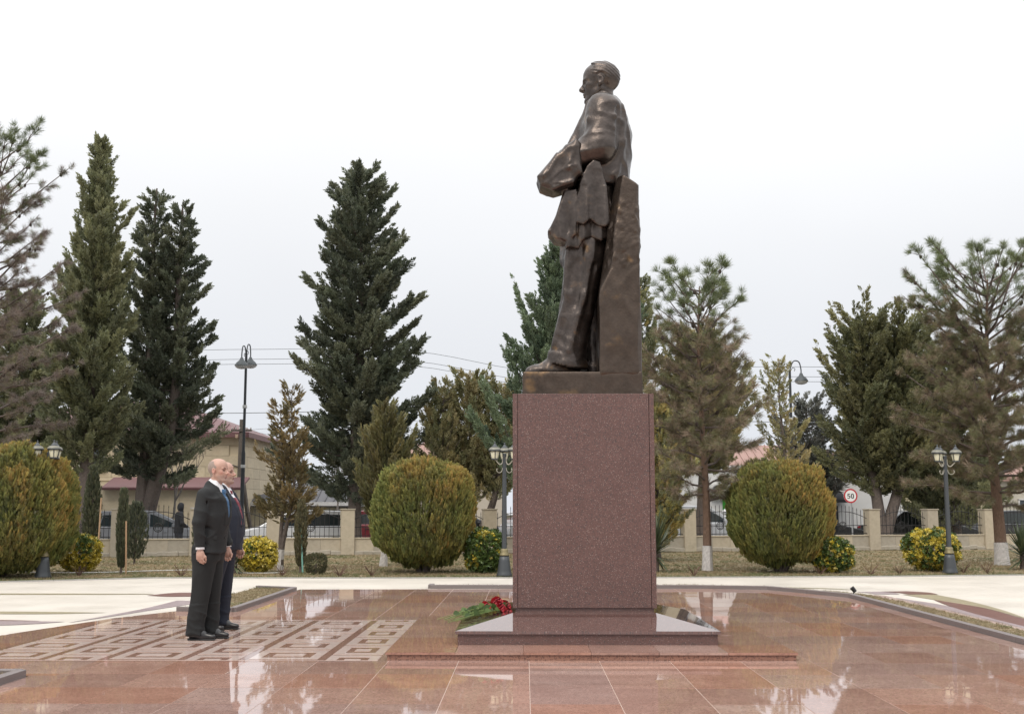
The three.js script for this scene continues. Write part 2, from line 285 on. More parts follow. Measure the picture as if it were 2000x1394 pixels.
for (const b of beds) {
  const g = structGroup('planting_bed'); const s = sheet(b.soil, 0.022, 'bed_soil', bedSoil); s.name = 'bed_soil'; g.add(s);
  for (let i = 0; i < b.kerb.length - 1; i++) { const a = b.kerb[i], c = b.kerb[i + 1], L = Math.hypot(c[0] - a[0], c[1] - a[1]), n = Math.max(1, Math.round(L / 1.15));
    for (let k = 0; k < n; k++) { const st = mesh('kerb_stone', box(L / n - 0.004, 0.075, 0.085, 0, 0, 0, 0.006), kerbMat, g); st.position.set(lerp(a[0], c[0], (k + 0.5) / n), 0.018, lerp(a[1], c[1], (k + 0.5) / n)); st.rotation.y = -Math.atan2(c[1] - a[1], c[0] - a[0]); } }
}
console.log('setting ready');
// ------------------------------------------------------------------ sculpting: distance fields meshed by surface nets
const cap = (ax, ay, az, r1, bx, by, bz, r2) => { const dx = bx - ax, dy = by - ay, dz = bz - az, L = 1 / (dx * dx + dy * dy + dz * dz); return (x, y, z) => { const px = x - ax, py = y - ay, pz = z - az; let h = (px * dx + py * dy + pz * dz) * L; h = h < 0 ? 0 : h > 1 ? 1 : h; return Math.hypot(px - dx * h, py - dy * h, pz - dz * h) - r1 - (r2 - r1) * h; }; };
const ell = (cx, cy, cz, a, b, c) => (x, y, z) => { x -= cx; y -= cy; z -= cz; const k0 = Math.hypot(x / a, y / b, z / c), k1 = Math.hypot(x / (a * a), y / (b * b), z / (c * c)); return k1 < 1e-6 ? -Math.min(a, b, c) : k0 * (k0 - 1) / k1; };
const smin = (a, b, k) => { const h = Math.max(k - Math.abs(a - b), 0) / k; return Math.min(a, b) - h * h * k * 0.25; };
const smax = (a, b, k) => -smin(-a, -b, k);
// a body lofted through [y, cx, cz, half-depth x, half-width z] rows, lowest first
function loft(rows, pw = 2.2) {
  const y0 = rows[0][0], y1 = rows[rows.length - 1][0];
  return (x, y, z) => {
    const yy = clamp(y, y0, y1); let i = 0; while (i < rows.length - 2 && yy > rows[i + 1][0]) i++;
    const A = rows[i], B = rows[i + 1], s = (yy - A[0]) / (B[0] - A[0]), t = s * s * (3 - 2 * s) * 0.5 + s * 0.5;
    const a = lerp(A[3], B[3], t), b = lerp(A[4], B[4], t), dx = Math.abs(x - lerp(A[1], B[1], t)) / a, dz = Math.abs(z - lerp(A[2], B[2], t)) / b;
    const d = (Math.pow(Math.pow(dx, pw) + Math.pow(dz, pw), 1 / pw) - 1) * Math.min(a, b), dy = Math.abs(y - yy);
    return dy > 0 ? (d > 0 ? Math.hypot(d, dy) : Math.max(d, dy)) : Math.max(d, y0 - y, y - y1);
  };
}
// an outline (x,y) given depth in z: a cloth panel or a hewn block, r rounds the edges
function prism(poly, zc, hz, r) {
  let x0 = 9, x1 = -9, y0 = 9, y1 = -9; for (const [x, y] of poly) { x0 = Math.min(x0, x); x1 = Math.max(x1, x); y0 = Math.min(y0, y); y1 = Math.max(y1, y); }
  return (x, y, z) => {
    const bx = Math.max(x0 - x, x - x1, 0), by = Math.max(y0 - y, y - y1, 0), bz = Math.max(Math.abs(z - zc) - hz, 0), bd = Math.hypot(bx, by, bz); if (bd > 0.35) return bd;
    let d = 1e9, s = 1;
    for (let i = 0, n = poly.length, j = n - 1; i < n; j = i++) {
      const [vx, vy] = poly[i], [ux, uy] = poly[j], ex = ux - vx, ey = uy - vy, wx = x - vx, wy = y - vy, h = clamp((wx * ex + wy * ey) / (ex * ex + ey * ey)), qx = wx - ex * h, qy = wy - ey * h; d = Math.min(d, qx * qx + qy * qy);
      const c1 = y >= vy, c2 = y < uy, c3 = ex * wy > ey * wx; if ((c1 && c2 && c3) || (!c1 && !c2 && !c3)) s = -s;
    }
    const d2 = s * Math.sqrt(d) + r, dz = Math.abs(z - zc) - hz + r; return Math.min(Math.max(d2, dz), 0) + Math.hypot(Math.max(d2, 0), Math.max(dz, 0)) - r;
  };
}
function nets(f, lo, hi, cell, uvs = 1) {
  const nx = Math.ceil((hi[0] - lo[0]) / cell) + 1, ny = Math.ceil((hi[1] - lo[1]) / cell) + 1, nz = Math.ceil((hi[2] - lo[2]) / cell) + 1, S = 5;
  const g = new Float32Array(nx * ny * nz).fill(1), id = (i, j, k) => (k * ny + j) * nx + i, R = cell * S * 0.9 * 1.6;
  for (let K = 0; K < nz; K += S) for (let J = 0; J < ny; J += S) for (let I = 0; I < nx; I += S) {
    const c = f(lo[0] + (I + S / 2) * cell, lo[1] + (J + S / 2) * cell, lo[2] + (K + S / 2) * cell), far = Math.abs(c) > R * 1.7;
    for (let k = K; k < Math.min(nz, K + S); k++) for (let j = J; j < Math.min(ny, J + S); j++) for (let i = I; i < Math.min(nx, I + S); i++) g[id(i, j, k)] = far ? c : f(lo[0] + i * cell, lo[1] + j * cell, lo[2] + k * cell);
  }
  const vi = new Int32Array(nx * ny * nz).fill(-1), pos = [], idx = [];
  const E = [[0, 1], [2, 3], [4, 5], [6, 7], [0, 2], [1, 3], [4, 6], [5, 7], [0, 4], [1, 5], [2, 6], [3, 7]];
  for (let k = 0; k < nz - 1; k++) for (let j = 0; j < ny - 1; j++) for (let i = 0; i < nx - 1; i++) {
    const o0 = id(i, j, k), sy1 = nx, sz1 = nx * ny, s0 = g[o0] < 0;
    if (s0 === (g[o0 + 1] < 0) && s0 === (g[o0 + sy1] < 0) && s0 === (g[o0 + sy1 + 1] < 0) && s0 === (g[o0 + sz1] < 0) && s0 === (g[o0 + sz1 + 1] < 0) && s0 === (g[o0 + sz1 + sy1] < 0) && s0 === (g[o0 + sz1 + sy1 + 1] < 0)) continue;
    const v = [g[o0], g[o0 + 1], g[o0 + sy1], g[o0 + sy1 + 1], g[o0 + sz1], g[o0 + sz1 + 1], g[o0 + sz1 + sy1], g[o0 + sz1 + sy1 + 1]];
    let sx = 0, sy = 0, sz = 0, c = 0;
    for (const [a, b] of E) if ((v[a] < 0) !== (v[b] < 0)) { const t = v[a] / (v[a] - v[b]); sx += lerp(a & 1, b & 1, t); sy += lerp(a >> 1 & 1, b >> 1 & 1, t); sz += lerp(a >> 2, b >> 2, t); c++; }
    vi[id(i, j, k)] = pos.length / 3; pos.push(lo[0] + (i + sx / c) * cell, lo[1] + (j + sy / c) * cell, lo[2] + (k + sz / c) * cell);
  }
  const quad = (a, b, c, d, flip) => { if (a < 0 || b < 0 || c < 0 || d < 0) return; flip ? idx.push(a, c, b, a, d, c) : idx.push(a, b, c, a, c, d); };
  for (let k = 1; k < nz - 1; k++) for (let j = 1; j < ny - 1; j++) for (let i = 1; i < nx - 1; i++) {
    const o = g[id(i, j, k)] < 0;
    if (o !== (g[id(i + 1, j, k)] < 0)) quad(vi[id(i, j - 1, k - 1)], vi[id(i, j, k - 1)], vi[id(i, j, k)], vi[id(i, j - 1, k)], !o);
    if (o !== (g[id(i, j + 1, k)] < 0)) quad(vi[id(i - 1, j, k - 1)], vi[id(i - 1, j, k)], vi[id(i, j, k)], vi[id(i, j, k - 1)], !o);
    if (o !== (g[id(i, j, k + 1)] < 0)) quad(vi[id(i - 1, j - 1, k)], vi[id(i, j - 1, k)], vi[id(i, j, k)], vi[id(i - 1, j, k)], !o);
  }
  const geo = new THREE.BufferGeometry(); geo.setAttribute('position', new THREE.Float32BufferAttribute(pos, 3)); geo.setIndex(idx); geo.computeVertexNormals();
  const n = geo.attributes.normal, uv = []; for (let i = 0; i < pos.length; i += 3) { uv.push((pos[i] + pos[i + 2] * 0.61) * uvs, (pos[i + 1] + pos[i + 2] * 0.23) * uvs); }
  geo.setAttribute('uv', new THREE.Float32BufferAttribute(uv, 2)); return geo;
}
const rid = (a, b, c) => { const v = 1 - Math.abs(N(a, b, c)) * 2.6; return v > 0 ? v * v : 0; }; // a crease where the noise crosses zero
const mergeI = (list) => mergeGeometries(list);
const box3 = (cx, cy, cz, a, b, c, r) => (x, y, z) => { const dx = Math.abs(x - cx) - a + r, dy = Math.abs(y - cy) - b + r, dz = Math.abs(z - cz) - c + r; return Math.min(Math.max(dx, dy, dz), 0) + Math.hypot(Math.max(dx, 0), Math.max(dy, 0), Math.max(dz, 0)) - r; };

// a head, chin to crown = 1, facing +x, centre at the origin; o: {jaw, nose, hair (swept-back hair modelled on), smile, heavy}
function headField(o = {}) {
  const jw = o.jaw ?? 1, ns = o.nose ?? 1, hv = o.heavy ?? 0;
  const cran = ell(-0.075, 0.125, 0, 0.40, 0.375, 0.318), fore = ell(0.1, 0.17, 0, 0.235, 0.27, 0.255), face = ell(0.115, -0.15, 0, 0.232, 0.35, 0.228 * jw), chin = ell(0.245, -0.425, 0, 0.095, 0.075, 0.095 * jw), jawb = (s) => cap(0.2, -0.42, 0.06 * s, 0.07, -0.06, -0.2, 0.205 * s * jw, 0.075);
  const jl = jawb(1), jr = jawb(-1), brow = [1, -1].map((s) => cap(0.265, 0.07, 0.19 * s, 0.03, 0.318, 0.065, 0.045 * s, 0.035)), nose1 = cap(0.318, 0.03, 0, 0.032, 0.318 + 0.105 * ns, -0.125, 0, 0.047), nose2 = [1, -1].map((s) => ell(0.36, -0.15, 0.048 * s, 0.05, 0.036, 0.034)), tip = ell(0.318 + 0.105 * ns, -0.128, 0, 0.045, 0.045, 0.045);
  const cheek = [1, -1].map((s) => ell(0.185, -0.075, 0.155 * s, 0.1, 0.085, 0.085)), sock = [1, -1].map((s) => ell(0.335, -0.004, 0.128 * s, 0.09, 0.056, 0.08)), eye = [1, -1].map((s) => ell(0.255, -0.004, 0.118 * s, 0.052, 0.04, 0.055)), lid = [1, -1].map((s) => cap(0.27, 0.028, 0.17 * s, 0.014, 0.302, 0.03, 0.08 * s, 0.014));
  const lip1 = cap(0.318, -0.255, 0.062, 0.022, 0.318, -0.255, -0.062, 0.022), lipm = ell(0.338, -0.252, 0, 0.03, 0.026, 0.05), lip2 = ell(0.325, -0.302, 0, 0.034, 0.028, 0.066), gro = cap(0.358, -0.277, 0.085, 0.011, 0.358, -0.277, -0.085, 0.011), dip = ell(0.34, -0.352, 0, 0.04, 0.022, 0.09), nl = [1, -1].map((s) => cap(0.345, -0.17, 0.085 * s, 0.012, 0.29, -0.3, 0.135 * s, 0.014));
  const ear = [1, -1].map((s) => ell(-0.075, -0.02, 0.325 * s, 0.078, 0.125, 0.036)), earI = [1, -1].map((s) => ell(-0.055, 0.0, 0.358 * s, 0.045, 0.075, 0.026)), lobe = [1, -1].map((s) => ell(-0.045, -0.125, 0.305 * s, 0.034, 0.045, 0.026));
  const neck = cap(-0.1, -0.2, 0, 0.205 + hv * 0.03, -0.17, -0.85, 0, 0.24 + hv * 0.04), jowl = ell(0.1, -0.4, 0, 0.2, 0.12, 0.19), hair = ell(-0.085, 0.145, 0, 0.43, 0.39, 0.345), hairf = ell(0.09, 0.36, 0, 0.26, 0.135, 0.25);
  return (x, y, z) => {
    let d = smin(cran(x, y, z), fore(x, y, z), 0.1); d = smin(d, face(x, y, z), 0.1); d = smin(d, smin(jl(x, y, z), jr(x, y, z), 0.03), 0.09); d = smin(d, chin(x, y, z), 0.08);
    d = smin(d, cheek[0](x, y, z), 0.07); d = smin(d, cheek[1](x, y, z), 0.07); if (hv) d = smin(d, jowl(x, y, z), 0.08 * hv + 0.02);
    for (const b of brow) d = smin(d, b(x, y, z), 0.05);
    for (const s of sock) d = smax(d, -s(x, y, z), 0.05);
    for (const e of eye) d = smin(d, e(x, y, z), 0.012); for (const e of lid) d = smin(d, e(x, y, z), 0.016);
    d = smin(d, nose1(x, y, z), 0.04); d = smin(d, tip(x, y, z), 0.03); for (const e of nose2) d = smin(d, e(x, y, z), 0.025);
    d = smin(d, lip1(x, y, z), 0.04); d = smin(d, lipm(x, y, z), 0.03); d = smin(d, lip2(x, y, z), 0.03); d = smax(d, -gro(x, y, z), 0.015); d = smax(d, -dip(x, y, z), 0.03);
    for (const e of nl) d = smax(d, -e(x, y, z), 0.03);
    for (let i = 0; i < 2; i++) { let e = smin(ear[i](x, y, z), lobe[i](x, y, z), 0.03); e = smax(e, -earI[i](x, y, z), 0.012); d = smin(d, e, 0.022); }
    d = smin(d, neck(x, y, z), 0.08);
    if (o.hair) { // hair swept back from a high forehead, parted on the near side
      const lineF = (x - 0.13 + Math.max(0, 0.24 - y) * 0.75 + 0.06 * Math.sin(y * 21)), back = Math.max(-y - 0.3 - 0.1 * 0, x + 0.02 - 0.4 * 0); let h = smin(hair(x, y, z), hairf(x, y, z), 0.07) + 0.006 * Math.sin((y - x * 0.55) * 74 + 3 * Math.sin(x * 9)) * sstep(0.02, 0.2, y + 0.1);
      const low = -0.02 - y - sstep(0.0, -0.25, x) * 0.29; h = smax(h, lineF, 0.025); h = smax(h, low, 0.03); h = smax(h, -(Math.hypot(x + 0.06, (y - 0.0) * 0.9) - 0.15) + (Math.abs(z) < 0.2 ? 1 * 0 - 0.5 : 0), 0.03);
      d = smin(d, h, 0.015);
    }
    return d;
  };
}
const placed = (f, s, ox, oy, oz, turn = 0, tilt = 0, flip = 1) => { const c = Math.cos(turn), n = Math.sin(turn), ct = Math.cos(tilt), st = Math.sin(tilt); return (x, y, z) => { x = (x - ox) / s * flip; y = (y - oy) / s; z = (z - oz) / s; const u = x * c - z * n, w = x * n + z * c, a = u * ct + y * st, b = -u * st + y * ct; return f(a, b, w) * s; }; };

// ------------------------------------------------------------------ the monument
const graniteDark = (() => { // maroon porphyry with pale flecks
  const a = cellFlecks(1024, 210, 21), b = cellFlecks(1024, 104, 22);
  return tex(1024, 1024, (u, v, o) => { const [p] = a(u, v), [q, dq] = b(u, v), n = tn(u, v, 5, 51), m = tn(u, v, 14, 57, 2); let k = 0.9 + 0.34 * (p - 0.5) + 0.22 * n + 0.1 * m; if (q > 0.74 && dq < 0.17 + 0.12 * (q - 0.66)) put(o, (0.22 + 0.5 * (q - 0.66)) * k, (0.155 + 0.45 * (q - 0.66)) * k, (0.14 + 0.42 * (q - 0.66)) * k); else if (p > 0.88) put(o, 0.07 * k, 0.05 * k, 0.048 * k); else put(o, 0.142 * k, 0.079 * k, 0.069 * k); }, true, 1 / 1.5);
})();
const porphyry = mat([1, 1, 1], 0.3, 0, { map: graniteDark, roughnessMap: tex(256, 256, (u, v, o) => { const n = tn(u, v, 4, 66); o[0] = o[1] = o[2] = 0.75 + 0.5 * n; }, false, 1 / 2) });
const porphyryWet = new THREE.MeshPhysicalMaterial({ color: 0xffffff, roughness: 0.045, ior: 1.75, clearcoat: 0.6, clearcoatRoughness: 0.02, map: graniteDark });
const porphyryDull = mat([1.0, 1.0, 1.0], 0.38, 0, { map: graniteDark });
{
  // the broad red step
  const st = thing('monument_step', 'broad low red granite step under the speckled monument plinth', 'step', [CX, 0, CZ]);
  const stepTop = redMats[1], riser = mat([0.30, 0.155, 0.11], 0.5, 0, { map: tex(512, 512, (() => { const c = cellFlecks(512, 130, 77); return (u, v, o) => { const [a, d] = c(u, v), k = 0.95 + 0.3 * (a - 0.5); a > 0.72 ? put(o, 0.4 * k, 0.38 * k, 0.38 * k) : put(o, k, k, k); }; })(), true, 1 / 1.1) });
  const n = 6, w = STEP * 2 / n, rr = rng(3);
  for (let i = 0; i < n; i++) for (let j = 0; j < n; j++) { const x0 = -STEP + i * w + 0.0015, z0 = -STEP + j * w + 0.0015, lip = 0.014, c = [[x0 - (i ? 0 : lip), z0 - (j ? 0 : lip)], [x0 + w - 0.003 + (i < n - 1 ? 0 : lip), z0 - (j ? 0 : lip)], [x0 + w - 0.003 + (i < n - 1 ? 0 : lip), z0 + w - 0.003 + (j < n - 1 ? 0 : lip)], [x0 - (i ? 0 : lip), z0 + w - 0.003 + (j < n - 1 ? 0 : lip)]];
    if (i > 0 && j > 0 && i < n - 1 && j < n - 1) continue; mesh('step_slab', slabGeo(c, 0.066, 0.02, [(rr() - 0.5) * 0.002, (rr() - 0.5) * 0.002]), redMats[Math.floor(rr() * 6)], st); }
  for (let i = 0; i < 4; i++) { const L = STEP * 2 / 2; for (let k = 0; k < 2; k++) { const m = mesh('riser_stone', boxUV(box(L - 0.003, 0.046, 0.03, (k - 0.5) * L, 0.022, STEP - 0.016)), riser, st); m.rotation.y = i * Math.PI / 2; } }
  mesh('step_core', boxUV(box(STEP * 2 - 0.1, 0.044, STEP * 2 - 0.1, 0, 0.021, 0)), bandMat([0.3, 0.2, 0.17]), st);

  // plinth and pedestal of speckled porphyry
  const pd = thing('pedestal', 'tall speckled maroon granite pedestal on sloping plinth carrying the bronze figure', 'pedestal', [CX, 0.0665, CZ]);
  for (let i = 0; i < 4; i++) { const m = mesh('plinth_face', boxUV(box(PL * 2 - (i % 2 ? 0.062 : 0), 0.094, 0.03, 0, 0.047, PL - 0.015)), porphyryDull, pd); m.rotation.y = i * Math.PI / 2; }
  mesh('plinth_core', box(PL * 2 - 0.07, 0.09, PL * 2 - 0.07, 0, 0.045, 0), porphyryDull, pd);
  const E = PL + 0.024, hb = 0.122, ht = 0.2465, I = PED - 0.03;
  for (let i = 0; i < 4; i++) { // four mitred cover slabs sloping up to the pedestal
    const P = [[-E, hb, E], [E, hb, E], [I, ht, I], [-I, ht, I]], pos = [], uv = [], q = (a, b, c, d) => { for (const p of [a, b, c, a, c, d]) { pos.push(...p); uv.push(p[0], p[2] + p[1] * 0.3); } };
    q(P[0], P[1], P[2], P[3]); const B = P.map((p) => [p[0], p[1] - 0.027, p[2]]); q(B[0], B[1], P[1], P[0]); q(B[3], B[2], B[1], B[0]);
    const g = new THREE.BufferGeometry(); g.setAttribute('position', new THREE.Float32BufferAttribute(pos, 3)); g.setAttribute('uv', new THREE.Float32BufferAttribute(uv, 2)); g.computeVertexNormals();
    const m = mesh('cover_slab', g, porphyryWet, pd); m.rotation.y = i * Math.PI / 2;
  }
  const ph = 2.0785, py = 0.285, s = PED;
  mesh('base_course', boxUV(box(2 * s - 0.05, 0.06, 2 * s - 0.05, 0, 0.262, 0)), porphyryDull, pd);
  for (const sx of [-1, 1]) mesh('side_slab', boxUV(box(0.045, ph - 0.042, 2 * s, sx * (s - 0.0225), py + (ph - 0.042) / 2, 0, 0)), porphyry, pd);
  for (const sz of [-1, 1]) mesh(sz > 0 ? 'front_slab' : 'back_slab', boxUV(box(2 * s - 0.096, ph - 0.042, 0.045, 0, py + (ph - 0.042) / 2, sz * (s - 0.027), 0.004)), porphyry, pd);
  mesh('core', box(2 * s - 0.11, ph - 0.06, 2 * s - 0.14, 0, py + (ph - 0.06) / 2, 0), porphyryDull, pd);
}
{
  // the bronze figure; local metres, it looks along -x, its left side is towards +z
  const by = 2.352, tp = [0.565, by, -12.03];
  const bt = thing('bronze_statue', 'dark bronze statue of a suited man with a coat over his arm', 'statue', tp);
  const bronzeMap = tex(512, 512, (u, v, o) => { const n = tn(u, v, 4, 71), m = tn(u, v, 13, 72, 3), f = tn(u, v, 50, 73, 2), w = sstep(0.08, 0.34, n + 0.5 * m), q = sstep(0.16, 0.4, tn(u, v, 7, 74) + 0.45 * m); const k = 0.85 + 0.7 * m + 0.4 * f; put(o, k * (0.098 + 0.06 * w + 0.09 * q), k * (0.082 + 0.03 * w + 0.035 * q), k * (0.074 + 0.006 * w - 0.01 * q)); }, true, 0.75);
  const bronze = mat([1, 1, 1], 1, 0.86, { map: bronzeMap, roughnessMap: tex(256, 256, (u, v, o) => { o[0] = o[1] = o[2] = 0.345 + 0.2 * tn(u, v, 9, 75) + 0.1 * tn(u, v, 30, 79, 2); }, false, 1.4), bumpMap: tex(512, 512, (u, v, o) => { o[0] = o[1] = o[2] = 0.5 + 0.4 * tn(u, v * 0.6 + 0.4 * u * 0, 14, 76, 4) + 0.25 * tn(u, v, 46, 78, 2); }, false, 1.1), bumpScale: 0.0055 });
  const B0 = 0.262;                                               // base height; the figure's own zero is the base top
  mesh('base', (() => { const f = box3(0, B0 / 2, 0, 0.587, B0 / 2, 0.587, 0.01); return nets((x, y, z) => f(x, y, z) + 0.004 * N(x * 7, y * 7, z * 7), [-0.62, -0.02, -0.62], [0.62, B0 + 0.03, 0.62], 0.02); })(), bronze, bt); const baseMesh = bt.children[bt.children.length - 1];
  const up = (m) => { m.position.y = B0; return m; };
  // hewn block behind the figure
  const blk = prism([[0.37, 1.985], [0.43, 1.98], [0.575, 1.88], [0.588, 1.43], [0.57, 1.0], [0.587, 0.4], [0.587, -0.03], [0.176, -0.03], [0.172, 0.5], [0.175, 0.75], [0.21, 1.0], [0.26, 1.3], [0.29, 1.6]], 0.012, 0.572, 0.012);
  const edgeX = (y) => y < 0.8 ? 0.1 : y < 1.05 ? lerp(0.185, 0.30, (y - 0.8) / 0.25) : y < 1.5 ? lerp(0.30, 0.35, (y - 1.05) / 0.45) : lerp(0.35, 0.415, (y - 1.5) / 0.45);
  const blkCut = (x, y, z) => { // rough facets on the flank and a chamfer down the back edge
    let d = blk(x, y, z); d = smax(d, (x * 0.75 + z * 0.66) - 0.80 + 0.012 * Math.sin(y * 5), 0.006);
    const rough = sstep(0.95, 1.15, y) * sstep(1.85, 1.6, y); if (y > 0.78) d = smax(d, (z - 0.58) * 0.5 - (x - edgeX(y)) * 0.87, 0.008);
    return d + 0.009 * rough * N(x * 16, y * 12, z * 16) + 0.009 * rough * N(x * 33, y * 29, z * 33) - 0.008 * rough * rid(x * 7, y * 6 + x * 4, z * 7) + 0.003 * N(x * 9, y * 5, z * 9) + 0.008 * N(x * 3, y * 2, z * 3) - 0.006 * (1 - rough) * rid(x * 3, y * 2.2, z * 3 + 4);
  };
  const blockMap = tex(512, 512, (u, v, o) => { const n = tn(u, v, 3, 171), m = tn(u, v, 11, 172, 3), f = tn(u, v, 44, 173, 2), q = sstep(0.12, 0.4, tn(u, v, 5, 174) + 0.5 * m), k = 0.9 + 0.6 * m + 0.35 * f + 0.3 * n; put(o, k * (0.094 + 0.105 * q), k * (0.072 + 0.053 * q), k * (0.058 + 0.009 * q)); }, true, 0.75), brownBronze = bronze.clone(); brownBronze.map = blockMap; baseMesh.material = brownBronze;
  up(mesh('hewn_block', nets(blkCut, [0.1, -0.05, -0.62], [0.63, 2.02, 0.62], 0.0165), brownBronze, bt));

  // figure: trousers, jacket, arms, shoes as one body
  const torso = loft([[1.75, 0.2, 0, 0.29, 0.33], [1.98, 0.2, 0, 0.315, 0.36], [2.15, 0.2, 0, 0.33, 0.375], [2.35, 0.235, 0, 0.32, 0.385], [2.55, 0.262, 0, 0.3, 0.395], [2.74, 0.28, 0, 0.235, 0.385], [2.87, 0.28, 0, 0.18, 0.32], [2.97, 0.285, 0, 0.13, 0.17]]);
  const hips = loft([[1.2, 0.07, 0, 0.245, 0.33], [1.5, 0.1, 0, 0.265, 0.335], [1.95, 0.16, 0, 0.275, 0.33]]);
  const legN = loft([[0.075, -0.135, 0.20, 0.19, 0.155], [0.2, -0.13, 0.20, 0.182, 0.15], [0.45, -0.075, 0.195, 0.168, 0.155], [0.75, -0.015, 0.19, 0.175, 0.17], [1.1, 0.035, 0.185, 0.198, 0.185], [1.45, 0.06, 0.17, 0.215, 0.19]], 2.3);
  const legF = loft([[0.06, 0.165, -0.13, 0.165, 0.15], [0.45, 0.165, -0.14, 0.15, 0.15], [0.75, 0.15, -0.16, 0.17, 0.17], [1.45, 0.1, -0.17, 0.21, 0.19]], 2.3);
  const shoe = (ox, z, a) => { const A = [cap(ox, 0.06, z, 0.085, ox - 0.2, 0.06, z, 0.095), cap(ox - 0.2, 0.06, z, 0.09, ox - 0.4, 0.035, z + 0.02 * a, 0.055), cap(ox - 0.05, 0.12, z, 0.1, ox - 0.2, 0.09, z, 0.07)]; return (x, y, z2) => { let d = A[0](x, y, z2); d = smin(d, A[1](x, y, z2), 0.05); d = smin(d, A[2](x, y, z2), 0.06); return smax(d, -y - 0.01, 0.01); }; };
  const s1 = shoe(-0.1, 0.2, 1), s2 = (() => { const f = shoe(0.2, -0.13, -1); return (x, y, z) => f(x, y - 0.05, z); })();
  const armU = cap(0.25, 2.735, 0.33, 0.178, 0.20, 2.34, 0.395, 0.168), armF = cap(0.19, 2.32, 0.395, 0.162, -0.12, 2.2, 0.40, 0.115), armU2 = cap(0.285, 2.70, -0.335, 0.15, 0.30, 2.2, -0.46, 0.13), armF2 = cap(0.3, 2.2, -0.46, 0.125, 0.12, 1.86, -0.36, 0.1);
  const lapel = cap(0.12, 2.86, 0.13, 0.03, -0.075, 2.42, 0.16, 0.045), collar = [cap(0.375, 2.96, 0.0, 0.05, 0.27, 2.95, 0.15, 0.05), cap(0.27, 2.95, 0.15, 0.05, 0.12, 2.86, 0.12, 0.03), cap(0.375, 2.96, 0, 0.05, 0.27, 2.95, -0.15, 0.05)];
  const ridges = [ // main pulls of cloth: sleeve, the jacket's side seam, trouser creases
    [0.09, 2.60, 0.46, 0.34, 2.50, 0.49, 0.018], [0.12, 2.46, 0.5, 0.35, 2.62, 0.47, 0.016],
    [0.44, 2.8, 0.27, 0.44, 2.4, 0.33, 0.02], [0.46, 2.42, 0.3, 0.36, 2.06, 0.33, 0.022],
    [-0.1, 1.32, 0.34, -0.16, 0.85, 0.33, 0.024], [-0.13, 0.8, 0.33, -0.27, 0.3, 0.28, 0.026], [0.12, 1.35, 0.36, 0.03, 0.75, 0.36, 0.022], [0.03, 0.8, 0.36, -0.12, 0.25, 0.355, 0.02],
  ].map(([a, b, c, d, e, f, r]) => cap(a, b, c, r, d, e, f, r * 0.8));
  const valleys = [[0.4, 2.72, 0.43, 0.39, 2.2, 0.43, 0.035], [0.02, 1.3, 0.385, -0.06, 0.7, 0.375, 0.02], [0.14, 1.1, 0.37, 0.06, 0.55, 0.36, 0.02]].map(([a, b, c, d, e, f, r]) => cap(a, b, c, r, d, e, f, r * 0.7));
  const body = (x, y, z) => {
    let d = smax(torso(x, y, z), -1, 0.01); d = smin(d, smin(armU(x, y, z), armF(x, y, z), 0.06), 0.035); d = smin(d, smin(armU2(x, y, z), armF2(x, y, z), 0.06), 0.05);
    for (const c of collar) d = smin(d, c(x, y, z), 0.03); d = smin(d, lapel(x, y, z), 0.04);
    const hem = 1.98 + 0.03 * Math.sin(x * 9 + z * 4); if (y < hem + 0.2) d = smax(d, hem - y, 0.02); // jacket hem
    let t = smin(smin(legN(x, y, z), legF(x, y, z), 0.05), hips(x, y, z), 0.12);
    const cuffY = 0.21 - 0.28 * (x + 0.3) , inN = z > 0; if (y < 0.45 && inN) { t = smax(t, 0.085 + (-0.26) * (x + 0.13) - y, 0.012); const cy = y - (0.21 - 0.26 * (x + 0.13)); if (cy < 0) t -= 0.012 * sstep(0, -0.012, cy); }
    if (y < 0.3 && !inN) { t = smax(t, 0.19 - 0.35 * (x - 0.1) - y, 0.012); }
    d = smin(d, t, 0.012); if (y < 0.4) { d = smin(d, s1(x, y, z), 0.012); d = smin(d, s2(x, y, z), 0.012); }
    for (const c of ridges) { const e = c(x, y, z); if (e < 0.12) d = smin(d, e, 0.055); } for (const c of valleys) { const e = c(x, y, z); if (e < 0.12) d = smax(d, -e, 0.04); }
    if (Math.abs(d) > 0.12) return d;
    const slv = y > 2.05 && z > 0.28 ? sstep(0.28, 0.36, z) : 0, tr = sstep(2.0, 1.9, y);
    d -= slv * 0.011 * rid(x * 1.6 + y * 1.2, y * 4.6 - x * 2.2, z * 1.8) + (1 - slv) * (1 - tr) * 0.018 * rid(x * 3.4 + 7, y * 1.7 + x * 1.1, z * 3.4) + tr * 0.011 * rid(x * 4.2 + 3, y * 0.8, z * 4.2) + (y < 0.75 ? 0.008 * rid(x * 2.4, y * 5 + x * 2, z * 2.4) : 0);
    return d + 0.005 * N(x * 6, y * 5, z * 6) + 0.0025 * N(x * 19, y * 15, z * 19);
  };
  const figure = nets(body, [-0.64, -0.03, -0.66], [0.64, 3.0, 0.66], 0.0165);
  const hd = placed(headField({ hair: true, nose: 0.82, jaw: 1.08, heavy: 0.7 }), 0.456, 0.222, 3.14, 0.0, 0.12, -0.02, -1);
  const headG = nets((x, y, z) => hd(x, y, z) + 0.002 * N(x * 22, y * 22, z * 22), [-0.1, 2.78, -0.24], [0.5, 3.42, 0.24], 0.0072);
  up(mesh('figure', mergeI([figure, headG]), bronze, bt));

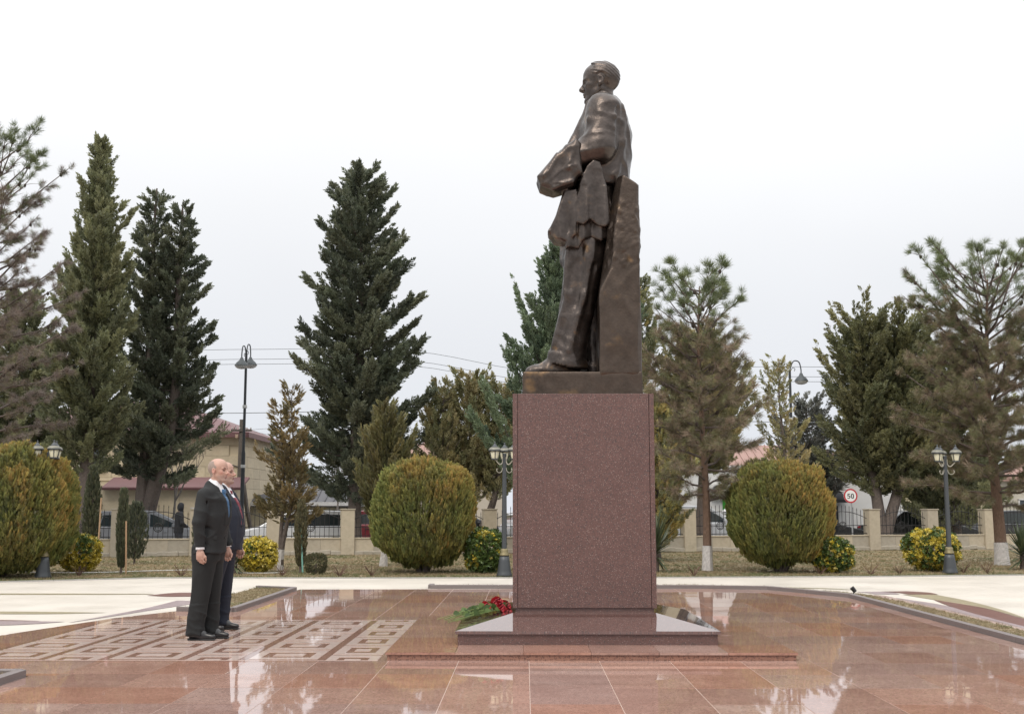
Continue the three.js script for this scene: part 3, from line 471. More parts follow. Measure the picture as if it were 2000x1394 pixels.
  // the coat folded over the forearm
  const foldU = prism([[-0.04, 2.375], [0.005, 2.33], [0.018, 2.02], [-0.055, 1.97], [-0.16, 2.04], [-0.235, 2.2], [-0.15, 2.31]], 0.40, 0.155, 0.055), foldL = prism([[-0.235, 2.235], [-0.345, 2.1], [-0.435, 1.985], [-0.405, 1.895], [-0.27, 1.84], [-0.07, 1.90], [-0.03, 2.0], [-0.12, 2.13]], 0.36, 0.185, 0.05);
  const panel = prism([[0.13, 2.17], [0.20, 2.15], [0.27, 1.85], [0.315, 1.53], [0.25, 1.47], [0.18, 1.49], [0.10, 1.55], [0.03, 1.50], [-0.04, 1.53], [-0.05, 1.75], [0.0, 1.95], [0.06, 2.1]], 0.37, 0.11, 0.014), flap = prism([[0.17, 2.14], [0.25, 2.0], [0.33, 1.7], [0.365, 1.545], [0.31, 1.475], [0.2, 1.55]], 0.31, 0.10, 0.014);
  const lobe = prism([[-0.16, 1.86], [-0.03, 1.88], [-0.045, 1.55], [-0.05, 1.4], [-0.13, 1.335], [-0.26, 1.365], [-0.325, 1.44], [-0.25, 1.6], [-0.2, 1.74]], 0.29, 0.165, 0.022), lining = prism([[-0.06, 1.56], [0.27, 1.52], [0.275, 1.39], [0.21, 1.335], [0.11, 1.385], [0.02, 1.345], [-0.02, 1.275], [-0.15, 1.275], [-0.13, 1.4]], 0.27, 0.16, 0.016);
  const tri = (v) => { const q = v - Math.floor(v); return 1 - Math.abs(q * 2 - 1); };
  const cv = [[-0.19, 2.32, 0.575, -0.25, 2.06, 0.58, 0.02], [-0.1, 2.1, 0.575, -0.3, 1.92, 0.57, 0.022], [-0.09, 2.3, 0.575, -0.06, 2.02, 0.575, 0.014], [-0.33, 2.08, 0.56, -0.36, 1.93, 0.56, 0.014]].map(([a, b, c, d, e, f, r]) => cap(a, b, c, r * 0.5, d, e, f, r)), cr = [[-0.04, 2.35, 0.53, -0.12, 2.07, 0.565, 0.014], [-0.23, 2.2, 0.52, -0.36, 1.98, 0.535, 0.016], [-0.27, 1.86, 0.53, -0.08, 1.93, 0.54, 0.014]].map(([a, b, c, d, e, f, r]) => cap(a, b, c, r, d, e, f, r));
  const coat = (x, y, z) => { // pleats deepen towards the hem
    const fall = sstep(2.12, 1.55, y), zp = z - 0.05 * fall * (tri(x * 5.4 + 0.12 * (y - 1.5) + 0.15) - 0.5), zl = z - 0.055 * sstep(1.9, 1.4, y) * (tri(x * 5.6 + 0.4 * y + 0.1) - 0.5), zi = z - 0.05 * (tri(x * 6 + 0.3) - 0.5);
    let d = smin(foldU(x, y, z), foldL(x, y, z), 0.014); for (const c of cr) d = smin(d, c(x, y, z), 0.03); for (const c of cv) d = smax(d, -c(x, y, z), 0.025);
    let e = Math.min(panel(x, y, zp), flap(x, y, z - 0.02 * tri(x * 7))); e = smin(e, lobe(x, y, zl), 0.008); e = smin(e, lining(x, y, zi), 0.008); d = smin(d, e, 0.014);
    if (Math.abs(d) < 0.1) d -= 0.009 * (y < 1.9 ? rid(x * 4.6 + 1, y * 0.9 + x, z * 3) : rid(x * 3 + y * 2, y * 3.4 - x * 3, z * 2)); return d + 0.002 * N(x * 21, y * 14, z * 21); };
  up(mesh('draped_coat', nets(coat, [-0.5, 1.2, 0.03], [0.42, 2.45, 0.66], 0.0118), bronze, bt));
}
console.log('monument ready');

// ------------------------------------------------------------------ people
const skinTex = tex(128, 128, (u, v, o) => { const k = 0.94 + 0.16 * tn(u, v, 9, 81) + 0.08 * tn(u, v, 40, 82, 2); put(o, k, k * 0.99, k * 0.98); }, true, 6);
const clothTex = tex(256, 256, (u, v, o, i, j) => { const k = 0.9 + 0.14 * tn(u, v, 9, 83) + 0.12 * (hash(i, j) - 0.5) + ((i + j) % 4 < 2 ? 0.04 : 0); put(o, k, k, k); }, true, 3);
function handField(side) { // hanging hand: wrist at the origin, fingers down, curled slightly forward (+x); side = +1: thumb on the +x edge, palm to -z
  const P = [cap(0, 0.01, 0, 0.026, 0.004, -0.05, 0, 0.033)], F = [[0.033, -0.088, 0.0], [0.013, -0.095, 0.0], [-0.008, -0.092, 0.0], [-0.028, -0.083, 0.0]], Ln = [0.068, 0.078, 0.072, 0.056], caps = [];
  F.forEach(([x, y], i) => { const l = Ln[i], bend = -side; const a = [x, y, 0], b = [x + 0.006, y - l * 0.36, 0.012 * bend], c = [x + 0.006, y - l * 0.46, 0.036 * bend], e = [x + 0.003, y - l * 0.22, 0.048 * bend]; caps.push(cap(...a, 0.0105, ...b, 0.0098), cap(...b, 0.0098, ...c, 0.009), cap(...c, 0.009, ...e, 0.008)); });
  const th = [cap(0.022, -0.03, -0.004 * side, 0.015, 0.05, -0.068, -0.016 * side, 0.0115), cap(0.05, -0.068, -0.016 * side, 0.0112, 0.05, -0.095, -0.028 * side, 0.0095)], palm = box3(0.002, -0.056, 0, 0.038, 0.042, 0.0165, 0.014);
  return (x, y, z) => { let d = smin(P[0](x, y, z), palm(x, y, z), 0.02); for (const c of th) d = smin(d, c(x, y, z), 0.012); let f = 9; for (const c of caps) f = Math.min(f, c(x, y, z)); return smin(d, f, 0.006); };
}
function man(o) {
  const g = thing('person', o.label, 'person', o.pos, o.turn), S = o.s ?? 1;
  const skin = mat(o.skin, 0.5, 0, { map: skinTex, vertexColors: true }), suit = mat(o.suit, 0.8, 0, { map: clothTex, bumpMap: rp(fineBump, 4), bumpScale: 0.002 }), trous = mat(o.trousers ?? o.suit, 0.82, 0, { map: clothTex }), shirtM = mat([0.74, 0.75, 0.78], 0.7), tieM = mat(o.tie, 0.42, 0, { map: clothTex }), leather = mat([0.018, 0.018, 0.02], 0.3);
  const bl = o.belly;
  // head, neck, core and hands: one body
  const hc = o.head; // [x,y] of the head's centre, height
  const head = placed(headField({ jaw: o.jaw, nose: o.nose, heavy: o.heavy }), hc[2], hc[0], hc[1], 0, o.hturn ?? 0, o.htilt ?? 0);
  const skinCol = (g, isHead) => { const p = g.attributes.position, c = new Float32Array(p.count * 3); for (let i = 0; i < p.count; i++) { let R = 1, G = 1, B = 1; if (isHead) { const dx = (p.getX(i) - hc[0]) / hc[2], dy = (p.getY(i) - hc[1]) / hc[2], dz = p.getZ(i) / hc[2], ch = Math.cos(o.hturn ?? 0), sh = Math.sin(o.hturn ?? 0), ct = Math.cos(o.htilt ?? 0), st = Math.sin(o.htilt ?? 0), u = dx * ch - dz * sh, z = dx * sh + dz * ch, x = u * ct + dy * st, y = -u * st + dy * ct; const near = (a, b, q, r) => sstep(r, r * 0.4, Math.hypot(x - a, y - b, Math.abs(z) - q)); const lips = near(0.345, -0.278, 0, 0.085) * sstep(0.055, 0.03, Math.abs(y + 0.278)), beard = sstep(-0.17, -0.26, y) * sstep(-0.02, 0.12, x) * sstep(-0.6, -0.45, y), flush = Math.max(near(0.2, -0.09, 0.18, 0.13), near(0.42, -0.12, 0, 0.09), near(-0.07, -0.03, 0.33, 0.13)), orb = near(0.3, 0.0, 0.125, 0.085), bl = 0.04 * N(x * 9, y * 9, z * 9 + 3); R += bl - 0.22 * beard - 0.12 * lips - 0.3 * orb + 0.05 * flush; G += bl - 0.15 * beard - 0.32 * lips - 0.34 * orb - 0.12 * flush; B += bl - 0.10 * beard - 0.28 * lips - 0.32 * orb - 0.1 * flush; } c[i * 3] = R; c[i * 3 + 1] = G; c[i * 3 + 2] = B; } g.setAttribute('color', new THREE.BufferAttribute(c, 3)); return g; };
  const headG = nets(head, [hc[0] - 0.14, hc[1] - 0.185, -0.1], [hc[0] + 0.15, hc[1] + 0.13, 0.1], 0.0042, 1);
  const core = [cap(hc[0] - 0.035, hc[1] - 0.17, 0, 0.05, 0.035, 1.36, 0, 0.08), cap(0.03, 1.36, 0, 0.1, 0.01, 0.95, 0, 0.1), cap(0.02, 1.40, -0.15, 0.05, 0.02, 1.40, 0.15, 0.05)];
  for (const s of [-1, 1]) { const h = o.arm[s > 0 ? 0 : 1]; core.push(cap(0.02, 1.42, s * 0.175, 0.045, h[0][0], h[0][1], h[0][2], 0.04), cap(h[0][0], h[0][1], h[0][2], 0.04, h[1][0], h[1][1], h[1][2], 0.026)); core.push(cap(0, 0.9, s * 0.07, 0.075, o.feet[s > 0 ? 0 : 1][0], 0.1, o.feet[s > 0 ? 0 : 1][1], 0.04)); }
  const coreG = nets((x, y, z) => { let d = 9; for (const c of core) d = smin(d, c(x, y, z), 0.03); return d; }, [-0.25, 0.03, -0.34], [0.25, 1.5, 0.34], 0.02);
  const hands = [1, -1].map((s) => { const w = o.arm[s > 0 ? 0 : 1][1], f = handField(s); return nets((x, y, z) => { x -= w[0]; y -= w[1] - 0.012; z -= w[2]; const c = Math.cos(o.hand ?? 0), n = Math.sin(o.hand ?? 0), X = x * c + z * n * s, Z = -x * n * s + z * c; return f(X, y, Z); }, [w[0] - 0.08, w[1] - 0.23, w[2] - 0.085], [w[0] + 0.1, w[1] + 0.05, w[2] + 0.085], 0.0042); });
  const body = mesh('body', mergeI([skinCol(headG, true), ...[coreG, ...hands].map((q) => skinCol(q, false))]), skin, g);
  // cropped hair round the back and sides
  if (o.hair) { const hr = ell(-0.075, 0.125, 0, 0.408, 0.382, 0.327), nk = cap(-0.1, -0.1, 0, 0.225, -0.17, -0.6, 0, 0.24); const hf = placed((x, y, z) => { let d = smin(hr(x, y, z), nk(x, y, z), 0.08); d = smax(d, x - (0.06 - 0.7 * Math.max(0, y - 0.12)) + 0.015 * Math.sin(y * 30), 0.02); d = smax(d, y - (o.hairTop - 0.45 * Math.max(0, x + 0.15)), 0.03); d = smax(d, -0.27 - y - 0.25 * Math.max(0, x + 0.2) * -1, 0.02); d = smax(d, -(Math.hypot(x + 0.03, y + 0.05) - 0.125), 0.02); return d; }, hc[2], hc[0], hc[1], 0, o.hturn ?? 0, o.htilt ?? 0);
    mesh('hair', nets(hf, [hc[0] - 0.13, hc[1] - 0.1, -0.1], [hc[0] + 0.06, hc[1] + 0.13, 0.1], 0.0045), mat(o.hair, 0.85, 0, { map: rp(clothTex, 9) }), g); }
  const ct = Math.cos(o.htilt ?? 0), st = Math.sin(o.htilt ?? 0), ch = Math.cos(o.hturn ?? 0), sh = Math.sin(o.hturn ?? 0), hp = (a, b, c) => { const u = a * ct - b * st, y = a * st + b * ct, x = u * ch + c * sh, z = -u * sh + c * ch; return [hc[0] + x * hc[2], hc[1] + y * hc[2], z * hc[2]]; };
  const browM = mat(o.brow, 0.9), eyeM = mat([0.03, 0.022, 0.018], 0.25);
  for (const s of [1, -1]) { mesh('eyebrow', tube([hp(0.262, 0.075, 0.195 * s), hp(0.31, 0.098, 0.13 * s), hp(0.345, 0.075, 0.05 * s)], [0.003, 0.006, 0.005], 6), browM, g); const e = mesh('eye', new THREE.SphereGeometry(0.0098, 10, 8), eyeM, g); e.position.set(...hp(0.282, -0.002, 0.118 * s)); e.scale.set(0.8, 0.62, 1.05); }
  // shirt, tie, jacket
  const rows = o.rows, inner = loft(rows.map(([y, x, z, a, b]) => [y, x, z, a - 0.011, b - 0.012])), outer = loft(rows);
  const neckT = [hc[0] - 0.03, hc[1] - 0.135];
  const colf = cap(neckT[0] - 0.016, neckT[1] + 0.012, 0, 0.0585, neckT[0] + 0.012, neckT[1] - 0.07, 0, 0.07), colcut = (x, y) => (y - (neckT[1] + 0.03 - 0.62 * (x - neckT[0])));
  const shirt = (x, y, z) => { const c = smax(colf(x, y, z), colcut(x, y), 0.006); return smin(smax(smax(inner(x, y, z), 0.9 - y, 0.01), (y < 1.4 ? rows[2][1] + 0.02 : -0.1) - x, 0.01), c, 0.008); };
  mesh('shirt', nets(shirt, [-0.2, 0.98, -0.26], [0.3, 1.62, 0.26], 0.0085), shirtM, g);
  const fr = (y) => { let i = 0; while (i < rows.length - 2 && y > rows[i + 1][0]) i++; const A = rows[i], B = rows[i + 1], t = clamp((y - A[0]) / (B[0] - A[0])); return lerp(A[1] + A[3], B[1] + B[3], t); };
  const ky = neckT[1] - 0.065; // knot
  { const f = (x, y, z) => { const t = clamp((ky - y) / 0.45), w = y > ky - 0.03 ? 0.021 : 0.016 + 0.03 * t, fx0 = y > ky - 0.06 ? neckT[0] + 0.087 + 0.2 * (ky - y) : Math.max(fr(y) - 0.003, neckT[0] + 0.096), dx = Math.abs(x - fx0) - (y > ky - 0.03 ? 0.014 : 0.007), dz = Math.abs(z) - w; return Math.max(Math.hypot(Math.max(dx, 0), Math.max(dz, 0)) - 0.003 + Math.min(0, Math.max(dx, dz)), y - ky - 0.012, Math.max(ky - 0.42, o.button + 0.004) - y); }; mesh('tie', nets(f, [-0.05, ky - 0.45, -0.07], [0.3, ky + 0.05, 0.07], 0.0055), tieM, g); }
  const hemY = rows[0][0], button = o.button;
  const sleeves = []; for (const s of [1, -1]) { const h = o.arm[s > 0 ? 0 : 1], e = h[0], w = h[1]; sleeves.push(cap(0.02, 1.415, s * 0.172, 0.074, e[0], e[1], e[2], 0.063), cap(e[0], e[1], e[2], 0.061, w[0], w[1] + 0.03, w[2], 0.049)); }
  const folds = o.folds.map(([a, b, c, d, e, f, r]) => cap(a, b, c, r, d, e, f, r * 0.7));
  const jacket = (x, y, z) => {
    let d = outer(x, y, z); const open = lerp(0.0, 0.066, sstep(button, 1.47, y)) - Math.max(0, y - 1.47) * 0.15;
    const cut = Math.max(Math.abs(z + 0.004) - open, (rows[2][1] + 0.01) - x, button - y); // V of the lapels
    d = smax(d, -(y > button ? cut : 9), 0.006);
    d = smax(d, y - (1.475 + (o.collarUp ?? 0.0) - 0.62 * (x - 0.03)), 0.01);
    const lap = Math.max(Math.abs(Math.abs(z) - open - 0.028) - 0.03, 0, button - 0.01 - y, y - 1.44); if (y > button && x > rows[2][1]) d -= 0.007 * sstep(0.012, 0.0, lap);
    for (let i = 0; i < 4; i++) { const s = sleeves[i]; let e = s(x, y, z); if (i % 2) { const w = o.arm[i >> 1][1]; e = smax(e, w[1] + 0.012 - y, 0.006); } d = smin(d, e, i % 2 ? 0.012 : 0.035); }
    // open seam between sleeve and side, vent at the back, slight waist and pulled folds
    for (const f of folds) { const e = f(x, y, z); if (e < 0.06) d = smax(d, -e, 0.022); }
    const vent = Math.max(Math.abs(z) - 0.004, x + 0.02, y - hemY - 0.2); d = smax(d, -vent, 0.004);
    const below = Math.hypot(Math.max(x - 0.1, 0), Math.max(hemY + 0.06 - y, 0)); // rounded front corners
    if (Math.abs(d) < 0.04) d -= 0.010 * rid(x * 4 + y * 2, y * 5 - x * 3, z * 4 + o.seed) * sstep(1.5, 1.4, y); return d + 0.003 * N(x * 8, y * 6, z * 8 + o.seed);
  };
  mesh('jacket', nets(jacket, [-0.26, 0.78, -0.37], [0.32, 1.56, 0.37], 0.0085), suit, g);
  { // pocket flap and buttons on the near side
    const z = rows[1][4] * 0.985; const pf = mesh('pocket_flap', box(0.13, 0.04, 0.005, 0, 0, 0, 0.002), suit, g); pf.position.set(rows[1][1] + 0.06, 1.0, z * 0.918); pf.rotation.y = 0.33;
    for (const y of [button - 0.015, button - 0.12]) { const b = mesh('button', new THREE.CylinderGeometry(0.009, 0.009, 0.006, 10), leather, g); b.position.set(fr(y) + 0.001, y, 0.01); b.rotation.z = Math.PI / 2; }
  }
  // shirt cuff on each wrist
  for (const k of [0, 1]) { const w = o.arm[k][1], e = o.arm[k][0], c = mesh('cuff', tube([[lerp(e[0], w[0], 0.93), lerp(e[1], w[1], 0.93) + 0.01, lerp(e[2], w[2], 0.93)], [w[0], w[1] - 0.008, w[2]]], 0.0425, 14), shirtM, g); }
  // trousers
  const legs = [0, 1].map((k) => { const [fx2, fzz] = o.feet[k], s = k ? -1 : 1; return loft([[0.052, fx2 - 0.01, fzz, 0.088, 0.078], [0.13, fx2 - 0.008, fzz, 0.083, 0.074], [0.3, lerp(fx2, o.hip[0], 0.3), fzz, 0.083, 0.078], [0.5, lerp(fx2, o.hip[0], 0.55) + 0.006, lerp(fzz, s * 0.085, 0.5), 0.09, 0.085], [0.78, o.hip[0], s * 0.085, 0.112, 0.1], [0.9, o.hip[0], s * 0.08, 0.125, 0.1]], 2.2); });
  const seat = loft([[0.78, o.hip[0], 0, 0.12, 0.165], [0.9, o.hip[0] + 0.005, 0, 0.13, 0.175], [1.02, o.hip[0] + 0.02, 0, 0.12 + bl * 0.4, 0.165]]);
  mesh('trousers', nets((x, y, z) => { let d = smin(smin(legs[0](x, y, z), legs[1](x, y, z), 0.016), seat(x, y, z), 0.05); if (Math.abs(d) < 0.04) d -= 0.008 * rid(x * 5, y * 1.6, z * 5 + o.seed) + (y < 0.35 ? 0.008 * rid(x * 4, y * 9 + x * 3, z * 4) : 0); return d + 0.002 * N(x * 9, y * 5, z * 9 + o.seed); }, [-0.26, 0.02, -0.27], [0.24, 1.05, 0.27], 0.0095), trous, g);
  // shoes
  for (const k of [0, 1]) {
    const [x0, z0] = o.feet[k], A = [cap(x0 - 0.045, 0.05, z0, 0.038, x0 + 0.06, 0.045, z0, 0.04), cap(x0 + 0.06, 0.043, z0, 0.039, x0 + 0.178, 0.033, z0 + 0.004, 0.025), cap(x0 - 0.03, 0.08, z0, 0.035, x0 + 0.06, 0.066, z0, 0.03)];
    const up = (x, y, z) => { let d = smin(smin(A[0](x, y, z), A[1](x, y, z), 0.03), A[2](x, y, z), 0.03); return smax(d, 0.011 - y, 0.004); };
    const sh2 = mesh('shoe', nets(up, [x0 - 0.11, 0, z0 - 0.06], [x0 + 0.22, 0.14, z0 + 0.06], 0.006), leather, g);
    const sole = nets((x, y, z) => { const d = Math.min(cap(x0 - 0.05, 0.012, z0, 0.037, x0 + 0.07, 0.012, z0, 0.041)(x, 0.012, z), cap(x0 + 0.07, 0.012, z0, 0.041, x0 + 0.18, 0.012, z0 + 0.004, 0.027)(x, 0.012, z)); return smax(d, Math.abs(y - 0.008) - (x < x0 - 0.01 ? 0.0085 : 0.0065), 0.003); }, [x0 - 0.12, -0.01, z0 - 0.07], [x0 + 0.23, 0.03, z0 + 0.07], 0.005);
    mesh('sole', sole, mat([0.012, 0.012, 0.013], 0.6), sh2);
  }
  return g;
}
man({ label: 'bald man in black suit and blue tie standing beside the navy suited man', pos: [-3.17, 0.0028, -11.9], turn: -0.16, seed: 1,
  skin: [0.49, 0.30, 0.235], suit: [0.0105, 0.012, 0.013], trousers: [0.009, 0.0103, 0.011], tie: [0.05, 0.13, 0.26], head: [0.085, 1.662, 0.242], htilt: 0.02, hturn: -0.1, nose: 0.92, jaw: 1.02, heavy: 0.4, hair: [0.30, 0.235, 0.20], hairTop: 0.4, brow: [0.06, 0.042, 0.035],
  rows: [[0.845, 0.012, 0, 0.152, 0.198], [1.02, 0.03, 0, 0.146, 0.182], [1.22, 0.05, 0, 0.15, 0.195], [1.36, 0.048, 0, 0.138, 0.2], [1.45, 0.036, 0, 0.105, 0.17], [1.53, 0.036, 0, 0.085, 0.092], [1.565, 0.045, 0, 0.07, 0.075]], belly: 0.03, button: 1.115, collarUp: 0.075,
  arm: [[[0.0, 1.15, 0.235], [0.012, 0.89, 0.222]], [[0.01, 1.15, -0.255], [0.09, 0.9, -0.25]]], hand: 0.2, feet: [[-0.06, 0.09], [0.0, -0.1]], hip: [0.0],
  folds: [[-0.12, 1.3, 0.3, 0.06, 1.22, 0.33, 0.012], [-0.1, 1.1, 0.31, 0.03, 1.16, 0.33, 0.012], [-0.02, 1.13, 0.19, 0.14, 1.06, 0.17, 0.012], [-0.03, 0.98, 0.2, 0.12, 0.9, 0.19, 0.012], [0.06, 1.38, 0.22, 0.03, 1.0, 0.21, 0.014], [-0.13, 1.04, 0.3, 0.01, 0.98, 0.31, 0.01]] });
man({ label: 'stout man in navy suit with dark red tie standing behind the black suited man', pos: [-3.285, 0.0028, -12.78], turn: -0.13, seed: 9,
  skin: [0.46, 0.28, 0.22], suit: [0.0105, 0.0145, 0.028], tie: [0.2, 0.02, 0.035], head: [0.045, 1.665, 0.242], htilt: 0.1, hturn: -0.06, nose: 1.1, jaw: 1.1, heavy: 1, hair: [0.30, 0.26, 0.235], hairTop: 0.3, brow: [0.07, 0.05, 0.04],
  rows: [[0.85, 0.05, 0, 0.178, 0.215], [1.03, 0.062, 0, 0.19, 0.215], [1.2, 0.055, 0, 0.182, 0.22], [1.35, 0.035, 0, 0.155, 0.215], [1.45, 0.012, 0, 0.115, 0.175], [1.53, 0.002, 0, 0.088, 0.096], [1.565, 0.0, 0, 0.072, 0.078]], belly: 0.07, button: 1.1, collarUp: 0.075,
  arm: [[[-0.01, 1.15, 0.28], [0.03, 0.885, 0.275]], [[0.02, 1.15, -0.27], [0.12, 0.89, -0.26]]], hand: 0.3, feet: [[-0.085, 0.1], [0.0, -0.11]], hip: [0.02],
  folds: [[-0.1, 1.4, 0.24, 0.1, 1.34, 0.3, 0.012], [0.05, 1.12, 0.23, 0.2, 1.05, 0.18, 0.012], [0.02, 0.98, 0.24, 0.17, 0.93, 0.2, 0.012], [0.07, 1.36, 0.24, 0.06, 1.0, 0.24, 0.014]] });
console.log('people ready');
// ------------------------------------------------------------------ plants
const leafMat = new THREE.MeshPhysicalMaterial({ color: 0xffffff, roughness: 0.8, transmission: 0.3, thickness: 0, side: THREE.DoubleSide });
const waxMat = mat([1, 1, 1], 0.38); waxMat.side = THREE.DoubleSide;
function bladeGeo(list) { // list of [base, dir, length, width, sideVector]: pointed blades of two triangles
  const pos = [], nor = [];
  for (const [b, d, L, w, s] of list) { const n = s.clone().cross(d).normalize(), m = b.clone().addScaledVector(d, L * 0.42), t = b.clone().addScaledVector(d, L), l = m.clone().addScaledVector(s, w / 2), r = m.clone().addScaledVector(s, -w / 2); for (const p of [b, l, t, b, t, r]) { pos.push(p.x, p.y, p.z); nor.push(n.x, n.y, n.z); } }
  const g = new THREE.BufferGeometry(); g.setAttribute('position', new THREE.Float32BufferAttribute(pos, 3)); g.setAttribute('normal', new THREE.Float32BufferAttribute(nor, 3)); return g;
}
const perp = (d, r) => { const v = V(r() - 0.5, r() - 0.5, r() - 0.5); v.addScaledVector(d, -v.dot(d)).normalize(); return v; };
function sprig(kind, seed) { // unit length, growing along +y
  const r = rng(seed), L = [];
  if (kind === 'scale') for (let i = 0; i < 15; i++) { const t = i / 15, a = i * 2.4 + r(), out = 0.75 * (1 - t * 0.75), d = V(Math.cos(a) * out, 0.75, Math.sin(a) * out).normalize(); L.push([V(Math.cos(a) * 0.02, t * 0.75, Math.sin(a) * 0.02), d, 0.42 * (1 - 0.45 * t) * (0.8 + 0.4 * r()), 0.13 + 0.04 * r(), perp(d, r)]); }
  if (kind === 'plume') for (let i = 0; i < 13; i++) { const t = i / 13, s = i % 2 ? 1 : -1, d = V(s * (0.55 - 0.4 * t), 1, (r() - 0.5) * 0.5).normalize(); L.push([V(0, t * 0.62, (r() - 0.5) * 0.05), d, 0.42 * (1 - 0.3 * t), 0.12, V(0.9 * (r() - 0.5), 0.1, 1).addScaledVector(d, -0.2).normalize()]); }
  if (kind === 'needle') for (let i = 0; i < 24; i++) { const a = r() * 6.283, o = Math.sqrt(r()) * 1.15, d = V(Math.cos(a) * o, 0.75, Math.sin(a) * o).normalize(); L.push([V(0, (r() - 0.5) * 0.35, 0), d, 0.75 + 0.35 * r(), 0.035, perp(d, r)]); }
  if (kind === 'leaf') for (let i = 0; i < 7; i++) { const a = i * 2.4, o = 0.9, d = V(Math.cos(a) * o, 0.5 + 0.4 * r(), Math.sin(a) * o).normalize(), s = perp(d, r); L.push([V(0, i * 0.09, 0), d, 0.62, 0.36, s]); }
  if (kind === 'grass') for (let i = 0; i < 6; i++) { const a = r() * 6.283, o = 0.25 + 0.9 * r(), d = V(Math.cos(a) * o, 1, Math.sin(a) * o).normalize(); L.push([V((r() - 0.5) * 0.6, 0, (r() - 0.5) * 0.6), d, 0.6 + 0.6 * r(), 0.10, perp(d, r)]); }
  if (kind === 'litter') for (let i = 0; i < 3; i++) { const a = r() * 6.283, d = V(Math.cos(a), 0.15, Math.sin(a)).normalize(); L.push([V((r() - 0.5) * 3, 0.05, (r() - 0.5) * 3), d, 0.8 + 0.5 * r(), 0.4, V(-Math.sin(a), 0.1, Math.cos(a)).normalize()]); }
  return bladeGeo(L);
}
const SP = { scale: [1, 2].map((s) => sprig('scale', s)), plume: [3, 4].map((s) => sprig('plume', s)), needle: [5, 6].map((s) => sprig('needle', s)), leaf: [7, 8].map((s) => sprig('leaf', s)), grass: [9].map((s) => sprig('grass', s)), litter: [10].map((s) => sprig('litter', s)) };
const _q = new THREE.Quaternion(), _q2 = new THREE.Quaternion(), _m = new THREE.Matrix4(), UP = V(0, 1, 0);
function foliage(name, kind, list, parent, material = leafMat) { // list: [x,y,z, dx,dy,dz, size, colour, roll]
  const V2 = SP[kind]; const out = [];
  V2.forEach((geo, vi) => {
    const L = list.filter((_, i) => i % V2.length === vi); if (!L.length) return;
    const im = new THREE.InstancedMesh(geo, material, L.length); im.name = name; im.userData.kind = 'stuff'; im.castShadow = im.receiveShadow = true;
    L.forEach((e, i) => { _q.setFromUnitVectors(UP, V(e[3], e[4], e[5]).normalize()); _q2.setFromAxisAngle(UP, e[8] ?? i * 2.399); _q.multiply(_q2); _m.compose(V(e[0], e[1], e[2]), _q, V(e[6], e[6], e[6])); im.setMatrixAt(i, _m); im.setColorAt(i, e[7]); });
    parent.add(im); out.push(im);
  });
  return out;
}
const pick = (pal, r) => { const k = r() * (pal.length - 1), i = Math.floor(k), c = pal[i].clone().lerp(pal[Math.min(pal.length - 1, i + 1)], k - i); const v = 0.78 + 0.44 * r(); c.multiplyScalar(v); return c; };
const pal = (...c) => c.map((a) => lin(...a));
const barkTex = tex(256, 256, (u, v, o) => { const n = tn(u, v * 0.35 + 0, 26, 91, 3), m = tn(u, v, 6, 92); const k = 0.85 + 0.7 * n + 0.3 * m; put(o, k, k * 0.97, k * 0.95); }, true, 1.6);
const bark = (c) => mat(c, 0.92, 0, { map: barkTex, bumpMap: barkTex, bumpScale: 0.02 });
const barkGrey = bark([0.15, 0.125, 0.11]), barkBrown = bark([0.19, 0.125, 0.09]), limeWash = mat([0.62, 0.61, 0.60], 0.85, 0, { map: barkTex }), twigMat = bark([0.16, 0.13, 0.115]);

